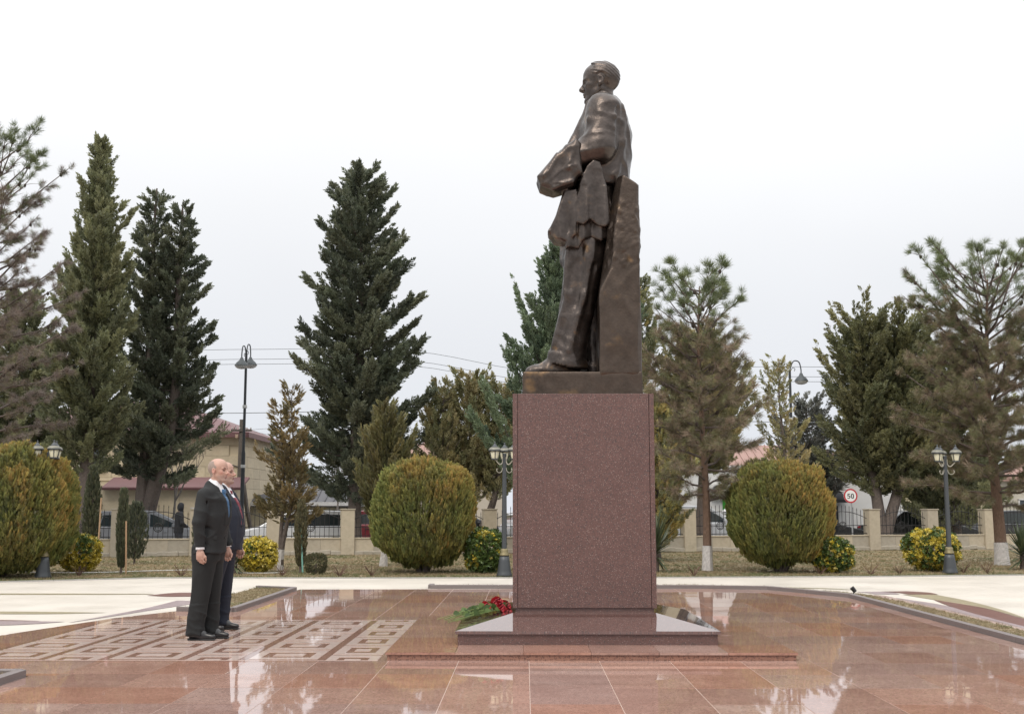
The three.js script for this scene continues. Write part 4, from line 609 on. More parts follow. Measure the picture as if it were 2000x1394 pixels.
// A conifer of sprays: boughs spring from the trunk along its height and carry sprigs to their tips.
// o: {x,z,y,h,base (height of the lowest bough), R (function of 0..1 up the crown -> metres), n boughs, per (sprigs per bough), size, pal, kind, rise (lift of the bough), trunk r, lean, wash, tops}
function conifer(name, label, group, o) {
  const r = rng(o.seed), y0 = o.y ?? 0, g = thing(name, label, o.cat ?? 'tree', [o.x, y0, o.z], 0, group), list = [], limbs = [];
  const lean = o.lean ?? [0, 0], stems = o.stems ?? [[0, 0, 1]];
  stems.forEach(([sx, sz, sh], si) => {
    const H = o.h * sh, tr = (o.tr ?? 0.16) * (0.6 + 0.4 * sh), ax = (t) => V(sx * sstep(0, 0.5, t) + lean[0] * t + 0.06 * Math.sin(t * 7 + o.seed), H * t, sz * sstep(0, 0.5, t) + lean[1] * t + 0.06 * Math.cos(t * 5 + o.seed));
    const pts = []; for (let i = 0; i <= 12; i++) pts.push(ax(i / 12));
    mesh('trunk', tube(pts, pts.map((_, i) => tr * (1 - i / 12 * 0.92) * (i ? 1 : 1.25)), 9), o.bark ?? barkGrey, g);
    if (o.wash) { const wp = [ax(0), ax(o.wash / H / 2), ax(o.wash / H)]; mesh('whitewash', tube(wp, wp.map((_, i) => tr * [1.28, 1.08, 1.04][i] * (1 - i * 0.02)), 9, false), limeWash, g); }
    const nb = Math.round(o.n * (stems.length > 1 ? sh * sh / stems.reduce((s, q) => s + q[2] * q[2], 0) : 1));
    for (let b = 0; b < nb; b++) {
      const t = Math.pow((b + r()) / nb, o.pow ?? 0.9), y = lerp(o.base, H * 0.985, t), az = b * 2.39996 + (r() - 0.5) * 1.1, Rm = o.R(t) * (stems.length > 1 ? 0.8 : 1);
      const clump = 0.82 + 0.5 * N(Math.cos(az) * 1.3 + o.seed, y * (o.cl ?? 0.8), Math.sin(az) * 1.3); const L = Math.max(0.12, Rm * clump * (0.52 + 0.62 * r()) * (r() < 0.13 ? 1.22 : 1));
      const rise = (o.rise ?? 0.35) * (0.5 + r()) + t * (o.riseTop ?? 0.5), c0 = ax(y / H), dir = V(Math.cos(az), 0, Math.sin(az)), at = (s) => V(c0.x + dir.x * L * s, c0.y + L * (rise * s * s - (o.droop ?? 0.12) * s * (1 - s) * 1.5), c0.z + dir.z * L * s);
      limbs.push(tube([at(0), at(0.35), at(0.7), at(1)], [0.024 * Math.sqrt(L), 0.017 * Math.sqrt(L), 0.01 * Math.sqrt(L), 0.004], 5, false));
      const m = Math.max(5, Math.round(o.per * Math.pow(L / 1.5, 1.15) * (0.75 + 0.5 * r()))), tint = pick(o.pal, r).multiplyScalar(0.75 + 0.6 * r());
      for (let i = 0; i < m; i++) {
        const s = Math.pow(r(), 0.62), sp = (o.spread ?? 0.24) * L * (1.05 - s * 0.75) + 0.05, p = at(s), a = r() * 6.283, q = Math.sqrt(r()) * sp, tx = -dir.z;
        p.x += tx * Math.cos(a) * q; p.z += dir.x * Math.cos(a) * q; p.y += Math.sin(a) * q * (o.thick ?? 0.75);
        const cc = pick(o.pal, r).lerp(tint, 0.6), d = V(dir.x * 0.8 + (r() - 0.5) * 1.1, (o.updir ?? 0.5) + (r() - 0.5) * 0.8 + s * 0.3, dir.z * 0.8 + (r() - 0.5) * 1.1);
        list.push([p.x, p.y, p.z, d.x, d.y, d.z, o.size * (0.65 + 0.7 * r()), o.tipPal && r() < o.tip ? pick(o.tipPal, r) : cc]);
      }
    }
  });
  mesh('branches', merge(limbs), o.bark ?? barkGrey, g).userData.kind = 'stuff';
  foliage('crown', o.kind ?? 'scale', list, g, o.mat); return g;
}
const firPal = pal([0.055, 0.072, 0.047], [0.101, 0.125, 0.078], [0.142, 0.159, 0.095], [0.203, 0.209, 0.129]), olivePal = pal([0.118, 0.135, 0.074], [0.209, 0.224, 0.114], [0.287, 0.287, 0.152]), rustPal = pal([0.17, 0.15, 0.065], [0.215, 0.165, 0.07], [0.26, 0.185, 0.078], [0.16, 0.155, 0.07]), junPal = pal([0.169, 0.186, 0.092], [0.304, 0.287, 0.135], [0.464, 0.372, 0.19]), goldPal = pal([0.338, 0.338, 0.118], [0.473, 0.423, 0.152], [0.541, 0.389, 0.152]), cypPal = pal([0.068, 0.108, 0.068], [0.129, 0.179, 0.101], [0.203, 0.254, 0.142]);
const BEH = 'conifers beyond the fence';
const cone = (R, k = 1, tip = 0.12) => (t) => R * Math.pow(1 - t, k) + tip;

conifer('fir_tree', 'huge dark green fir with upswept ragged boughs beside the tall twin street lamp', BEH, { seed: 41, x: -5.35, z: -37.5, y: -0.45, h: 12.9, base: 1.9, R: (t) => 0.35 + 2.5 * Math.pow(1 - t, 0.62) * sstep(-0.25, 0.22, t), n: 215, per: 72, size: 0.31, pal: firPal, rise: 0.16, riseTop: 0.35, droop: 0.22, tr: 0.24, pow: 0.84, cl: 1.3, spread: 0.17, thick: 0.7 });
conifer('cypress_tree', 'tall slender olive green conifer with a needle-thin top behind the left lamp', BEH, { seed: 42, x: -13.0, z: -35, y: -0.45, h: 13.1, base: 2.8, R: (t) => 0.12 + 2.05 * Math.pow(1 - t, 1.02) * sstep(-0.3, 0.25, t), n: 230, per: 75, size: 0.33, pal: olivePal, rise: 0.5, riseTop: 0.8, tr: 0.25, bark: barkGrey, pow: 0.82, updir: 0.9, spread: 0.22, cl: 1.0 });
conifer('fir_tree', 'dark twin-topped fir leaning over the cream building by the fence', BEH, { seed: 43, x: -12.35, z: -38.2, y: -0.45, h: 12.4, base: 2.6, R: (t) => 0.2 + 2.35 * Math.pow(1 - t, 0.72), n: 240, per: 72, size: 0.31, pal: firPal, rise: 0.18, riseTop: 0.4, droop: 0.22, tr: 0.3, stems: [[0.0, 0, 1], [0.95, 0.2, 0.955]], lean: [0.05, 0], pow: 0.84, spread: 0.18, cl: 1.3 });
conifer('cypress_tree', 'dark green pyramid cypress rising behind the bronze statue', BEH, { seed: 44, x: 0.98, z: -34.6, y: 0, h: 9.15, base: 0.9, R: (t) => 0.1 + 2.35 * Math.pow(1 - t, 0.95), n: 210, per: 72, size: 0.3, pal: cypPal, rise: 0.75, riseTop: 1.0, updir: 1.0, pow: 0.75, tr: 0.2, droop: 0, spread: 0.2 });
conifer('juniper_tree', 'broad brownish green juniper with several blunt tops beside the middle lamp', BEH, { seed: 45, x: -1.75, z: -38.3, y: -0.45, h: 5.9, base: 2.0, R: (t) => 0.3 + 1.7 * Math.pow(1 - t, 0.6) * sstep(-0.2, 0.3, t), n: 190, per: 60, size: 0.28, pal: junPal, rise: 0.6, riseTop: 0.8, stems: [[0, 0, 1], [-0.95, 0.1, 0.93], [0.95, 0.2, 0.95]], tr: 0.17, updir: 0.9, spread: 0.26 });
conifer('conifer_tree', 'loose dark green conifer rising at the back of the bronze block', BEH, { seed: 46, x: 3.75, z: -38.2, y: -0.45, h: 9.3, base: 1.6, R: (t) => 0.18 + 1.5 * Math.pow(1 - t, 0.8), n: 120, per: 50, size: 0.3, pal: olivePal, rise: 0.5, tr: 0.16, updir: 0.8, cl: 1.6, tipPal: goldPal, tip: 0.15 });
conifer('juniper_tree', 'yellowish green juniper filling the gap beside the pedestal', BEH, { seed: 47, x: 3.35, z: -30.2, y: 0, h: 4.1, base: 0.35, R: (t) => 0.15 + 0.95 * Math.pow(1 - t, 0.6), n: 120, per: 60, size: 0.24, pal: goldPal, rise: 0.7, updir: 1, tr: 0.1, tipPal: olivePal, tip: 0.4 });
conifer('juniper_tree', 'dusky green juniper behind the browning pine with whitewashed trunk', BEH, { seed: 48, x: 5.9, z: -39.5, y: -0.45, h: 7.6, base: 2.9, R: (t) => 0.3 + 2.1 * Math.pow(1 - t, 0.7) * sstep(-0.2, 0.25, t), n: 190, per: 60, size: 0.3, pal: junPal, rise: 0.5, tr: 0.2, updir: 0.8, cl: 1.3 });
conifer('conifer_tree', 'sparse thin olive conifer standing against the hook-armed street lamp', BEH, { seed: 49, x: 7.35, z: -33.6, y: 0, h: 5.55, base: 0.9, R: (t) => 0.12 + 0.95 * Math.pow(1 - t, 0.7), n: 80, per: 42, size: 0.22, pal: junPal, rise: 0.45, tr: 0.09, updir: 0.7, cl: 2.2 });
conifer('juniper_tree', 'big round-clumped olive juniper behind the speed limit sign', BEH, { seed: 50, x: 12.4, z: -41.5, y: -0.45, h: 8.4, base: 2.2, R: (t) => 0.5 + 2.5 * Math.pow(1 - t, 0.5) * sstep(-0.15, 0.35, t), n: 230, per: 70, size: 0.3, pal: pal([0.09, 0.106, 0.051], [0.167, 0.174, 0.076], [0.255, 0.234, 0.102]), rise: 0.5, riseTop: 0.5, tr: 0.25, updir: 0.45, cl: 1.2, spread: 0.3, thick: 0.9, stems: [[-0.35, 0, 1], [0.9, 0.1, 0.985]] });
conifer('juniper_tree', 'dark green tree behind the right hand browning pine', BEH, { seed: 51, x: 15.5, z: -43, y: -0.45, h: 7.4, base: 1.2, R: (t) => 0.5 + 2.2 * Math.pow(1 - t, 0.5), n: 160, per: 55, size: 0.32, pal: olivePal, rise: 0.4, tr: 0.2 });
conifer('conifer_tree', 'small grey green tree far behind the right clipped bush', BEH, { seed: 52, x: 11.2, z: -47, y: -0.45, h: 5.9, base: 1.6, R: (t) => 0.4 + 1.5 * Math.pow(1 - t, 0.5), n: 90, per: 40, size: 0.3, pal: pal([0.102, 0.112, 0.093], [0.17, 0.17, 0.145]), rise: 0.5, tr: 0.12, cl: 2 });
conifer('conifer_tree', 'dark conifer at the edge behind the left browning pine', BEH, { seed: 53, x: -16.9, z: -39, y: -0.45, h: 9.0, base: 1.0, R: (t) => 0.3 + 2.3 * Math.pow(1 - t, 0.7), n: 150, per: 60, size: 0.34, pal: olivePal, rise: 0.4, tr: 0.2 });
// smaller trees on the lawn
conifer('arborvitae_tree', 'thin rusty gold arborvitae with two whitewashed stems on the lawn', 'small trees on the lawn', { seed: 61, x: -5.12, z: -25.2, h: 3.92, base: 1.0, R: (t) => 0.16 + 0.82 * Math.pow(1 - t, 0.6) * (0.75 + 0.35 * Math.sin(t * 15)), n: 80, per: 185, size: 0.17, pal: rustPal, rise: 0.3, tr: 0.06, stems: [[-0.08, 0, 0.9], [0.16, 0.05, 1]], wash: 0.45, updir: 0.5, cl: 3.4, droop: 0.2, kind: 'plume', spread: 0.34 });
conifer('arborvitae_tree', 'cone-shaped golden green arborvitae behind the middle clipped bush', 'small trees on the lawn', { seed: 62, x: -3.2, z: -27.3, h: 3.62, base: 0.75, R: (t) => 0.1 + 1.02 * Math.pow(1 - t, 0.8), n: 150, per: 150, size: 0.2, pal: pal([0.15, 0.155, 0.065], [0.205, 0.195, 0.077], [0.25, 0.205, 0.08]), rise: 0.8, riseTop: 0.9, tr: 0.08, wash: 0.45, updir: 1, cl: 1.5, kind: 'plume', spread: 0.28 });
console.log('conifers ready');

// Pines dying back: brown needles below, green brushes at the top, cones along the twigs
function pine(label, o) {
  const r = rng(o.seed), g = thing('pine_tree', label, 'tree', [o.x, 0, o.z], 0, 'browning pines'), H = o.h, limbs = [], list = [], green = [], cones = [];
  const ax = (t) => V(0.12 * Math.sin(t * 4 + o.seed) * t + (o.lean ?? 0) * t, H * t, 0.1 * Math.cos(t * 3 + o.seed) * t), pts = []; for (let i = 0; i <= 12; i++) pts.push(ax(i / 12));
  mesh('trunk', tube(pts, pts.map((_, i) => o.tr * (1 - i / 12 * 0.88) * (i ? 1 : 1.2)), 10), barkBrown, g);
  const wp = [ax(0), ax(0.25 / H), ax(0.52 / H)]; mesh('whitewash', tube(wp, [o.tr * 1.24, o.tr * 1.1, o.tr * 1.05], 10, false), limeWash, g);
  const tuft = (p, d, size, isG) => (isG ? green : list).push([p.x, p.y, p.z, d.x, d.y, d.z, size, isG ? pick(pal([0.093, 0.128, 0.051], [0.145, 0.178, 0.076], [0.204, 0.238, 0.102]), r) : pick(r() < (o.greenish ?? 0.3) ? pal([0.15, 0.15, 0.065], [0.20, 0.185, 0.085], [0.17, 0.18, 0.08]) : o.grey ? pal([0.19, 0.155, 0.135], [0.25, 0.2, 0.175], [0.26, 0.19, 0.15]) : pal([0.21, 0.155, 0.105], [0.28, 0.205, 0.145], [0.35, 0.27, 0.20]), r)]);
  for (let b = 0; b < o.n; b++) {
    const t = lerp(o.base / H, 0.99, Math.pow((b + r()) / o.n, 0.85)), u = (t - o.base / H) / (1 - o.base / H), az = b * 2.4 + (r() - 0.5) * 0.8, L = o.R * (0.3 + 0.85 * Math.pow(1 - u, 0.55) * sstep(-0.25, 0.25, u)) * (0.7 + 0.5 * r()), rise = lerp(0.05, 1.1, u) + 0.15 * (r() - 0.5), c0 = ax(t), top = u > o.greenFrom;
    const dir = V(Math.cos(az), 0, Math.sin(az)), at = (s) => V(c0.x + dir.x * L * s, c0.y + L * (rise * s * (0.55 + 0.45 * s)) + 0.07 * Math.sin(s * 6 + b), c0.z + dir.z * L * s);
    limbs.push(tube([at(0), at(0.3), at(0.65), at(1)], [0.022, 0.017, 0.011, 0.005].map((q) => q * (0.7 + 0.5 * L)), 5, false));
    const nt = Math.round(lerp(6, 12, r()) * L / 1.0) + 2;
    for (let k = 0; k < nt; k++) { // side twigs
      const s = 0.18 + 0.82 * r(), p = at(s), a = az + (r() - 0.5) * 2.6, tl = (0.18 + 0.3 * r()) * (1.1 - 0.4 * s), td = V(Math.cos(a), rise * 0.45 + (r() - 0.3) * 0.8, Math.sin(a)).normalize(), q = p.clone().addScaledVector(td, tl);
      limbs.push(tube([p, p.clone().addScaledVector(td, tl * 0.5).add(V(0, 0.02, 0)), q], [0.007, 0.005, 0.003], 4, false));
      const nn = top ? 3 : o.dens; for (let m = 0; m < nn; m++) { const f = top ? 0.75 + 0.25 * r() : 0.2 + 0.8 * r(), pp = p.clone().addScaledVector(td, tl * f); if (top && s < 0.55 && r() < 0.8) continue; tuft(pp, V(td.x + (r() - 0.5) * 0.9, td.y + (r() - 0.5) * 0.9 + (top ? 0.5 : -0.15), td.z + (r() - 0.5) * 0.9), (top ? 0.19 : 0.165) * (0.75 + 0.5 * r()), top || (u > o.greenFrom - 0.12 && r() < 0.25)); }
      if (u > 0.25 && r() < 0.13) cones.push([p.x, p.y - 0.02, p.z]);
    }
    if (top) for (let m = 0; m < 6; m++) tuft(at(0.93 + 0.07 * r()), V(dir.x * 0.5 + (r() - 0.5), 0.9, dir.z * 0.5 + (r() - 0.5)), 0.21, true);
  }
  mesh('branches', merge(limbs), twigMat, g).userData.kind = 'stuff';
  const cg = []; for (const [x, y, z] of cones) { const c = new THREE.SphereGeometry(0.038, 6, 5); c.scale(1, 1.35, 1); c.translate(x, y, z); cg.push(c); }
  if (cg.length) mesh('cones', merge(cg), mat([0.05, 0.038, 0.03], 0.9), g).userData.kind = 'stuff';
  foliage('dry_needles', 'needle', list, g); foliage('green_needles', 'needle', green, g);
}
pine('browning pine with a whitewashed trunk next to the right clipped bush', { seed: 71, x: 3.86, z: -25.3, h: 6.1, base: 1.35, R: 1.3, n: 74, tr: 0.1, dens: 6, greenFrom: 0.74, greenish: 0.55 });
pine('wide browning pine with a thick pale trunk behind the spiky yucca', { seed: 72, x: 11.15, z: -28.0, h: 6.75, base: 1.3, R: 2.3, n: 92, tr: 0.15, dens: 8, greenFrom: 0.74, greenish: 0.58, lean: -0.1 });
pine('tall browning pine full of cones beside the slender olive conifer', { seed: 73, x: -13.75, z: -29.5, h: 10.3, base: 2.3, R: 2.3, n: 78, tr: 0.19, dens: 5, greenFrom: 0.8, greenish: 0.2, grey: 1 });

// clipped globes of arborvitae: upright flame-like sprays on a rounded body
function globe(label, o) {
  const r = rng(o.seed), g = thing('clipped_bush', label, 'bush', [o.x, 0, o.z], 0, 'clipped arborvitae globes'), list = [];
  const stems = []; for (let i = 0; i < 9; i++) { const a = i * 0.7 + r(), k = 0.25 + 0.5 * r(); stems.push(tube([[Math.cos(a) * 0.07, -0.02, Math.sin(a) * 0.07], [Math.cos(a) * 0.2 * k * 2, 0.3, Math.sin(a) * 0.2 * k * 2], [Math.cos(a) * o.rx * k * 0.6, o.cy * 0.75, Math.sin(a) * o.rx * k * 0.6]], [0.05, 0.035, 0.02], 6)); }
  mesh('stems', merge(stems), twigMat, g);
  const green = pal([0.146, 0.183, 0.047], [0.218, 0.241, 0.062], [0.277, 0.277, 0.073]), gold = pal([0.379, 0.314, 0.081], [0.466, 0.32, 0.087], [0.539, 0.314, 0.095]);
  for (let i = 0; i < o.n; i++) {
    const inner = i % 3 === 0, u = r() * 2 - 1, az = r() * 6.283, q = Math.sqrt(1 - u * u), pw = 0.8, sg = (v) => Math.sign(v) * Math.pow(Math.abs(v), pw);
    const lump = 1 + 0.13 * N(q * Math.cos(az) * 2.6 + o.seed, u * 1.6, q * Math.sin(az) * 2.6) + 0.09 * N(q * Math.cos(az) * 8, u * 2.6, q * Math.sin(az) * 9 + o.seed), k = (inner ? 0.72 + 0.2 * r() : 0.93 + 0.07 * r()) * lump, taper = u < -0.5 ? 1 - 0.2 * (-(u + 0.5)) : 1;
    const x = sg(q * Math.cos(az)) * o.rx * k * taper, y = o.cy + sg(u) * o.ry * k, z = sg(q * Math.sin(az)) * o.rx * k * taper; if (y < 0.1) continue;
    // winter-bronzed sprays among green ones, in patches; more of them on the weather side o.bronzed
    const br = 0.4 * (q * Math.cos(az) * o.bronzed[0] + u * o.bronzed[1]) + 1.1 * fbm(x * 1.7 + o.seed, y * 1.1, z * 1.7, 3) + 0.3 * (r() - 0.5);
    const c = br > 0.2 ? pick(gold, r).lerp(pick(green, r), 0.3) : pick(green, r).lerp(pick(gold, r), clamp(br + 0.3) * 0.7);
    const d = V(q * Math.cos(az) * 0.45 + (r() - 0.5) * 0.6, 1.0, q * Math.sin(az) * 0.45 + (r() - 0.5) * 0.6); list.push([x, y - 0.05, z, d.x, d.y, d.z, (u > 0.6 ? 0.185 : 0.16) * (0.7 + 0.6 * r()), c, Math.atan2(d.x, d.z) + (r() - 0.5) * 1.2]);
  }
  foliage('crown', 'plume', list, g);
}
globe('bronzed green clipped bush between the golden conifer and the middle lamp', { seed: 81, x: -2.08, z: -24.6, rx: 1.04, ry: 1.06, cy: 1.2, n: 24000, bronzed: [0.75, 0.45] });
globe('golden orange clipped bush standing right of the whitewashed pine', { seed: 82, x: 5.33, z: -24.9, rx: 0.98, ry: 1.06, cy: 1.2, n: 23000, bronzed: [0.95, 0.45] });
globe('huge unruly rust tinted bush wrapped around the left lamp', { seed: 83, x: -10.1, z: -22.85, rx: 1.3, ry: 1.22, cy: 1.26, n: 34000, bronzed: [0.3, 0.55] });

// variegated spindle shrubs: glossy leaves, part yellow part green
function shrub(label, o) {
  const r = rng(o.seed), g = thing('spindle_shrub', label, 'shrub', [o.x, 0, o.z], 0, 'variegated spindle shrubs'), list = [], st = [];
  for (let i = 0; i < 8; i++) { const a = r() * 6.28, k = 0.3 + 0.5 * r(); st.push(tube([[Math.cos(a) * 0.04, -0.02, Math.sin(a) * 0.04], [Math.cos(a) * o.rx * k * 0.7, o.ry * 0.8, Math.sin(a) * o.rx * k * 0.7], [Math.cos(a) * o.rx * k, o.ry * 1.5, Math.sin(a) * o.rx * k]], [0.014, 0.01, 0.005], 5)); }
  mesh('stems', merge(st), twigMat, g);
  const yel = pal([0.42, 0.33, 0.03], [0.55, 0.44, 0.06], [0.5, 0.42, 0.12]), grn = pal([0.045, 0.075, 0.02], [0.08, 0.125, 0.03], [0.11, 0.16, 0.045]);
  for (let i = 0; i < o.n; i++) {
    const u = r() * 2 - 1, az = r() * 6.283, q = Math.sqrt(1 - u * u), k = (0.62 + 0.4 * Math.pow(r(), 0.5)) * (1 + 0.13 * N(q * Math.cos(az) * 2 + o.seed, u * 2, q * Math.sin(az) * 2)), x = q * Math.cos(az) * o.rx * k, y = o.cy + Math.sign(u) * Math.pow(Math.abs(u), 0.8) * o.ry * k, z = q * Math.sin(az) * o.rx * k; if (y < 0.05) continue;
    const isY = o.yellow + 0.75 * fbm(x * 3.2 + o.seed, y * 3.2, z * 3.2, 2) + 0.35 * (r() - 0.5) > 0.5 && k > 0.8; list.push([x, y, z, q * Math.cos(az) + (r() - 0.5), u + 0.5 + (r() - 0.5), q * Math.sin(az) + (r() - 0.5), 0.085 * (0.7 + 0.6 * r()), isY ? pick(yel, r) : pick(grn, r)]);
  }
  foliage('leaves', 'leaf', list, g, waxMat);
}
shrub('yellow and green shrub at the foot of the left lamp', { seed: 91, x: -9.28, z: -24.75, rx: 0.4, ry: 0.34, cy: 0.38, n: 1500, yellow: 0.62 });
shrub('bright yellow shrub beside the navy suited man', { seed: 92, x: -5.45, z: -24.3, rx: 0.35, ry: 0.32, cy: 0.36, n: 1300, yellow: 0.72 });
shrub('mostly green box-shaped shrub beside the middle lamp', { seed: 93, x: -0.82, z: -24.4, rx: 0.38, ry: 0.42, cy: 0.44, n: 1700, yellow: 0.33 });
shrub('low green shrub flecked with yellow against the golden orange bush', { seed: 94, x: 6.32, z: -24.6, rx: 0.4, ry: 0.34, cy: 0.36, n: 1500, yellow: 0.42 });
shrub('large yellow topped shrub behind the right lamp', { seed: 95, x: 8.6, z: -25.3, rx: 0.56, ry: 0.4, cy: 0.44, n: 2300, yellow: 0.55 });
{ // a small clipped box and the saplings with their stakes
  const r = rng(96), g = thing('box_bush', 'little dark clipped bush on the lawn between arborvitae and globe', 'bush', [-4.2, 0, -23.95]), list = []; mesh('stem', tube([[0, -0.02, 0], [0, 0.2, 0]], 0.02, 6), twigMat, g);
  for (let i = 0; i < 900; i++) { const u = r() * 2 - 1, az = r() * 6.283, q = Math.sqrt(1 - u * u), k = 0.6 + 0.4 * Math.sqrt(r()), sg = (v) => Math.sign(v) * Math.pow(Math.abs(v), 0.7); list.push([sg(q * Math.cos(az)) * 0.2 * k, 0.2 + sg(u) * 0.19 * k, sg(q * Math.sin(az)) * 0.2 * k, q * Math.cos(az), 0.8 + u, q * Math.sin(az), 0.06, pick(pal([0.06, 0.071, 0.031], [0.102, 0.102, 0.043], [0.145, 0.119, 0.051]), r)]); }
  foliage('crown', 'scale', list, g);
  const sap = (label, x, z, h, w, pl, seed) => { const r = rng(seed), g = thing('cypress_sapling', label, 'sapling', [x, 0, z], 0, 'staked saplings'), L = []; mesh('stem', tube([[0, -0.02, 0], [0.01, h * 0.5, 0], [0, h * 0.96, 0.01]], [0.03, 0.02, 0.006], 6), twigMat, g);
    for (let i = 0; i < 900 * h; i++) { const t = Math.pow(r(), 0.9), a = r() * 6.283, q = Math.sqrt(r()) * w * Math.pow(Math.sin(Math.PI * (0.1 + 0.86 * t)), 0.7); L.push([Math.cos(a) * q, 0.1 + t * (h - 0.2), Math.sin(a) * q, Math.cos(a) * 0.35, 1, Math.sin(a) * 0.35, 0.13 * (0.6 + 0.7 * r()), pick(pl, r)]); } foliage('crown', 'plume', L, g); return g; };
  const grey = pal([0.076, 0.093, 0.051], [0.128, 0.145, 0.076], [0.17, 0.17, 0.099]);
  sap('slim grey green columnar sapling with a stake in front of the fence pillar', -8.15, -24.0, 1.72, 0.105, grey, 1); sap('bushy columnar sapling in front of the olive conifer trunk', -10.0, -27.3, 2.3, 0.2, grey, 2); sap('thin wispy sapling tied to a turquoise stake', -4.62, -24.5, 1.5, 0.12, pal([0.136, 0.136, 0.068], [0.204, 0.17, 0.085]), 3); sap('ragged sapling just behind the black suited man', -7.2, -26.5, 1.5, 0.22, grey, 4); sap('low loose conifer seedling near the slim sapling', -9.3, -28.3, 1.5, 0.3, firPal, 5);
  const stake = (label, x, z, h, c, lean = 0) => { const s = mesh(numbered('plant_stake'), tube([[0, -0.05, 0], [lean, h, 0]], 0.018, 7), mat(c, 0.85), scene); s.position.set(x, 0, z); tag(s, label, 'stake'); };
  stake('bare wooden stake leaning against the slim columnar sapling', -8.02, -23.92, 1.05, [0.42, 0.27, 0.16], -0.04); stake('tall wooden stake by the bushy columnar sapling', -9.72, -27.0, 1.55, [0.42, 0.28, 0.17], 0.03); stake('turquoise painted stake beside the wispy sapling', -4.55, -24.42, 0.9, [0.2, 0.42, 0.36], -0.06);
}
// yuccas: stiff sword leaves
function yucca(label, x, z, h, n, seed) {
  const r = rng(seed), g = thing('yucca_plant', label, 'plant', [x, 0, z], 0, 'yuccas on the lawn'), green = mat([0.055, 0.075, 0.035], 0.55), pale = mat([0.10, 0.12, 0.06], 0.55); green.side = pale.side = THREE.DoubleSide;
  mesh('stem', tube([[0, -0.02, 0], [0, h * 0.25, 0], [0, h * 0.5, 0]], [0.06, 0.05, 0.04], 7), twigMat, g);
  for (let i = 0; i < n; i++) { const el = lerp(-0.35, 1.45, Math.pow(i / n, 0.8)), a = i * 2.4 + r() * 0.4, L = h * (0.5 + 0.18 * r()), d = V(Math.cos(a) * Math.cos(el), Math.sin(el), Math.sin(a) * Math.cos(el)), s = V(-Math.sin(a), 0, Math.cos(a)), y = h * (0.2 + 0.3 * (i / n)), pos = [], P = [0, 0.3, 0.65, 1].map((t) => V(d.x * L * t, y + d.y * L * t - 0.10 * t * t * Math.cos(el), d.z * L * t)), W = [0.016, 0.026, 0.019, 0.001];
    for (let k = 0; k < 3; k++) { const A = P[k].clone().addScaledVector(s, W[k]), B = P[k].clone().addScaledVector(s, -W[k]), C = P[k + 1].clone().addScaledVector(s, W[k + 1]), D = P[k + 1].clone().addScaledVector(s, -W[k + 1]); for (const p of [A, B, C, B, D, C]) pos.push(p.x, p.y, p.z); }
    const bg = new THREE.BufferGeometry(); bg.setAttribute('position', new THREE.Float32BufferAttribute(pos, 3)); bg.computeVertexNormals(); mesh('leaf', bg, r() < 0.3 ? pale : green, g); }
}
yucca('spiky yucca close behind the edge of the pedestal', 2.75, -25.0, 1.25, 90, 1); yucca('wide spiky yucca in front of the wide browning pine', 10.75, -25.9, 0.98, 90, 2); yucca('small spiky yucca half hidden by the two men', -5.85, -24.0, 0.6, 40, 3);
{ // a date palm and a bare tree in the distance
  const g = thing('palm_tree', 'shaggy palm in front of the white shop', 'tree', [12.05, -0.45, -47.2]), r = rng(7); mesh('trunk', tube([[0, 0, 0], [0.05, 1.6, 0], [0, 3.5, 0]], [0.3, 0.26, 0.3], 10), bark([0.12, 0.10, 0.085]), g);
  const fm = mat([0.05, 0.068, 0.04], 0.6), dm = mat([0.16, 0.14, 0.11], 0.9); fm.side = dm.side = THREE.DoubleSide;
  for (let i = 0; i < 44; i++) { const a = i * 2.4, el = lerp(-1.2, 1.2, i / 44), L = el < -0.4 ? 0.9 : 1.25, bl = []; for (let k = 0; k < 12; k++) { const t = 0.25 + k / 16, b = V(Math.cos(a) * Math.cos(el) * L * t, Math.sin(el) * L * t - 0.35 * t * t, Math.sin(a) * Math.cos(el) * L * t), s = V(-Math.sin(a), -0.3, Math.cos(a)); for (const q of [1, -1]) { const d = s.clone().multiplyScalar(q).add(V(Math.cos(a), 0.1, Math.sin(a))).normalize(); bl.push([b, d, 0.42, 0.045, V(0.2, 1, 0.1).normalize()]); } } const m = mesh('frond', bladeGeo(bl), el < -0.3 ? dm : fm, g); m.position.y = 3.55; }
  const bare = (label, x, z, h, seed) => { const r = rng(seed), g = thing('bare_tree', label, 'tree', [x, -0.45, z]), L = []; const grow = (p, d, l, rad, n) => { const q = p.clone().addScaledVector(d, l); L.push(tube([p, p.clone().lerp(q, 0.5).add(V((r() - 0.5) * l * 0.1, 0, (r() - 0.5) * l * 0.1)), q], [rad, rad * 0.85, rad * 0.68], 5, false)); if (n) for (let i = 0; i < 3; i++) grow(q, d.clone().add(V((r() - 0.5) * 1.3, 0.25 * r(), (r() - 0.5) * 1.3)).normalize(), l * (0.6 + 0.25 * r()), rad * 0.6, n - 1); }; mesh('trunk', tube([[0, 0, 0], [0, h * 0.3, 0]], [0.09, 0.07], 7), twigMat, g); grow(V(0, h * 0.3, 0), V(0.1, 1, 0).normalize(), h * 0.26, 0.055, 5); mesh('branches', merge(L), mat([0.2, 0.18, 0.165], 0.95), g).userData.kind = 'stuff'; };
  bare('leafless grey tree behind the utility pole', -9.3, -47, 4.2, 1); bare('leafless grey tree in front of the dark tiled roof', -7.6, -47.5, 3.6, 2); bare('crooked pale-trunked bare tree by the cream wall', -12.0, -40.2, 3.6, 3);
}
